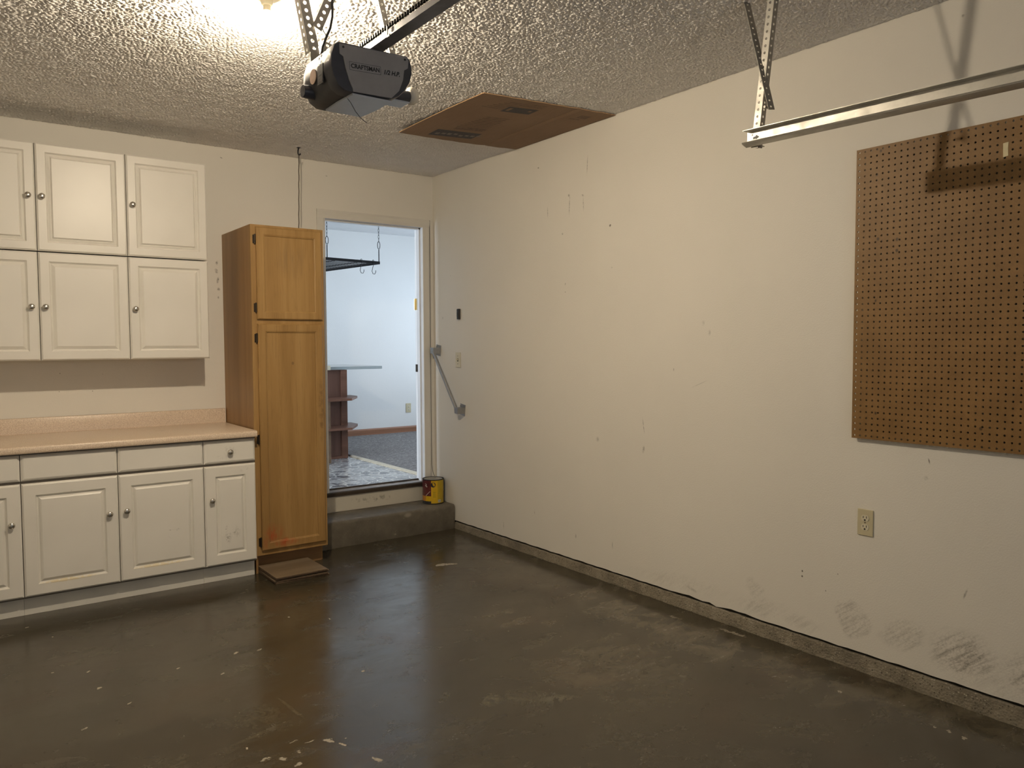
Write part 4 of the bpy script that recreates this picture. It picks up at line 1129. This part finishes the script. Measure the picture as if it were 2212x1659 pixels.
# slot and bolt marks near the end of the web
zz = tz(-3.49)
MB().prism([(-3.474, zz+.004), (-3.487, zz+.006), (-3.487, zz+.011), (-3.502, zz+.001), (-3.487, zz-.007), (-3.487, zz-.003), (-3.474, zz-.004)], 'x', TRX-.0008, TRX-.0001).build('arrow_mark', M_print, ch)
for dz in (.014, -.012): MB().cyl((TRX-.002, -3.468, zz+dz), (TRX-.0001, -3.468, zz+dz), .004, 8).build('rivet', M_galv_d, ch)
angle('hanger', tr, (TRX+.003, -3.490, 2.178), (TRX+.003, -3.560, 2.7425), (0,1,0), (1,0,0), w=.028, mat=M_galv_d)
angle('hanger', tr, (TRX-.010, -3.548, 2.305), (TRX-.010, -3.430, 2.7425), (.94,-.34,0), (0,0,0.01), w=.027, mat=M_galv_d, one=True, hr=.0042)
MB().box((TRX+.002, -3.50, tz(-3.5)-.032), (TRX+.036, -3.468, tz(-3.5)-.029)).build('hanger_tab', M_galv_d, tr)
MB().cyl((TRX-.016, -3.535, 2.318), (TRX+.008, -3.535, 2.318), .005, 8).build('bolt', M_galv_d, tr)

# ================================================================ KITCHEN
isl = thing('kitchen_peninsula', (-.9, 1.9, KZ), 'dark wooden kitchen peninsula with open end shelves and pale counter', 'counter')
MB().box((-1.85, 1.615, KZ+.001), (-.028, 2.20, 1.184)).build('cabinet_body', M_walnut, isl)
MB().box((-.085, 1.600, KZ+.001), (-.024, 1.6145, 1.184)).box((-.60, 1.600, KZ+.001), (-.085, 1.6145, KZ+.025)).build('end_trim', M_walnut_x, isl)
MB().box((-1.9, 1.585, 1.186), (.340, 2.42, 1.2145), .002).build('counter_slab', M_kcounter, isl)
MB().box((-1.9, 1.580, 1.1865), (.340, 1.5845, 1.2140)).build('counter_edge', M_kedge, isl)
for z in (.905, .632):
    s = MB().prism([(-.95, 1.33), (-.10, 1.33), (.080, 1.60), (.100, 1.64), (.100, 1.80), (-.02, 1.86), (-.02, 1.598), (-.95, 1.598)], 'z', z, z+.020).build('shelf', M_walnut_x, isl)
    MB().prism([(1.598, z-.001), (1.37, z-.001), (1.37, z-.022), (1.42, z-.030), (1.46, z-.055), (1.598, z-.062)], 'x', -.325, -.300).build('bracket', M_bracket, s)
    MB().prism([(-.60, z-.001), (-.022, z-.001), (-.030, z-.020), (-.12, z-.016), (-.25, z-.026), (-.60, z-.030)], 'y', 1.575, 1.597).build('bracket', M_bracket, s)
MB().box((-.335, 1.365, KZ+.001), (-.298, 1.40, .905)).build('post', M_bracket, isl)
o = MB().box((-.290, 1.545, 1.184), (-.212, 1.579, 1.228), .004).build('counter_box', M_ivory_l)
o.location = (0, 0, 0)
o.parent = isl; o.location = -wloc(isl); o.name = 'plug_box'
# ---- hanging pot rack
RZ = 2.20
e1 = Vector((.99, .13, 0)).normalized(); e2 = Vector((-.13, .99, 0)).normalized()
Rc = Vector((.222, 1.37, RZ))       # the near corner that is in view
pk = thing('pot_rack', (Rc.x-.4, Rc.y+.4, RZ), 'black iron hanging pot rack with a wire grid, seen through the doorway', 'pot rack')
LW, LD = .95, 1.05
def q(a, b, dz=0): return Rc - e1*a + e2*b + Vector((0, 0, dz))
m = MB()
for a, b in (((0,0),(LW,0)), ((LW,0),(LW,LD)), ((LW,LD),(0,LD)), ((0,LD),(0,0))):
    p, r = q(*a), q(*b); d = (r-p)
    m.xbox((d.length+.006, .006, .026), frame((p+r)/2, d, (0,0,1)) @ Matrix.Rotation(math.pi/2, 4, 'X'))
m.build('rack_frame', M_iron, pk)
m = MB()
for i in range(1, 19): m.tube([q(0, LD*i/19, -.004), q(LW, LD*i/19, -.004)], .0028, 5)
for i in range(1, 4): m.tube([q(LW*i/4, 0, -.009), q(LW*i/4, LD, -.009)], .004, 5)
m.build('wire_grid', M_iron, pk)
def chain(x, y, z0, z1, parent):
    m = MB(); z = z0; k = 0; Lk = .030
    while z < z1-.01:
        pts = []
        for i in range(13):
            a = 2*math.pi*i/12; u, w = .006*math.cos(a), Lk/2*1.25*math.sin(a)
            pts.append((x+(u if k % 2 else 0), y+(0 if k % 2 else u), z+Lk/2+w))
        m.tube(pts, .0016, 5); z += Lk; k += 1
    return m.build('chain', M_iron, parent)
for a, b in ((.004, .004), (LW-.004, .004), (.004, LD-.004), (LW-.004, LD-.004), (.56, .004)):
    p = q(a, b)
    hkm = MB().tube([p+Vector((0,0,.012)), p+Vector((0,0,.12)), p+Vector((0,0,.125))], .0045, 6)
    hkm.tube([p+Vector((.013*math.sin(t), 0, .165+.036*math.cos(t))) for t in [2*math.pi*i/14 for i in range(15)]], .0032, 5)
    hkm.build('hanger_link', M_iron, pk)
    chain(p.x, p.y, RZ+.200, KH, pk)
for i, (a, b, dx) in enumerate(((.215, .0, .03), (.085, .0, .022))):
    p = q(a, b); zt = p.z+.013
    c_ = [p+Vector((0,-.006,.010)), p+Vector((.004,-.008,.020)), p+Vector((.012,-.007,.022)), p+Vector((.016,-.006,.012)), p+Vector((.012,-.006,-.03)), p+Vector((.002,-.006,-.055)), p+Vector((-.004+dx*.0,-.006,-.085)), p+Vector((.006,-.006,-.108)), p+Vector((.024,-.006,-.110)), p+Vector((.034,-.006,-.092)), p+Vector((.034,-.006,-.075))]
    tag(MB().tube(c_, .0026, 6).build('pot_hook', M_iron, smooth=True), ('open S-shaped pot hook on the rack edge, farther from the rack corner', 'open S-shaped pot hook on the rack edge, nearest the rack corner')[i], 'hook', 'hooks on the pot rack')
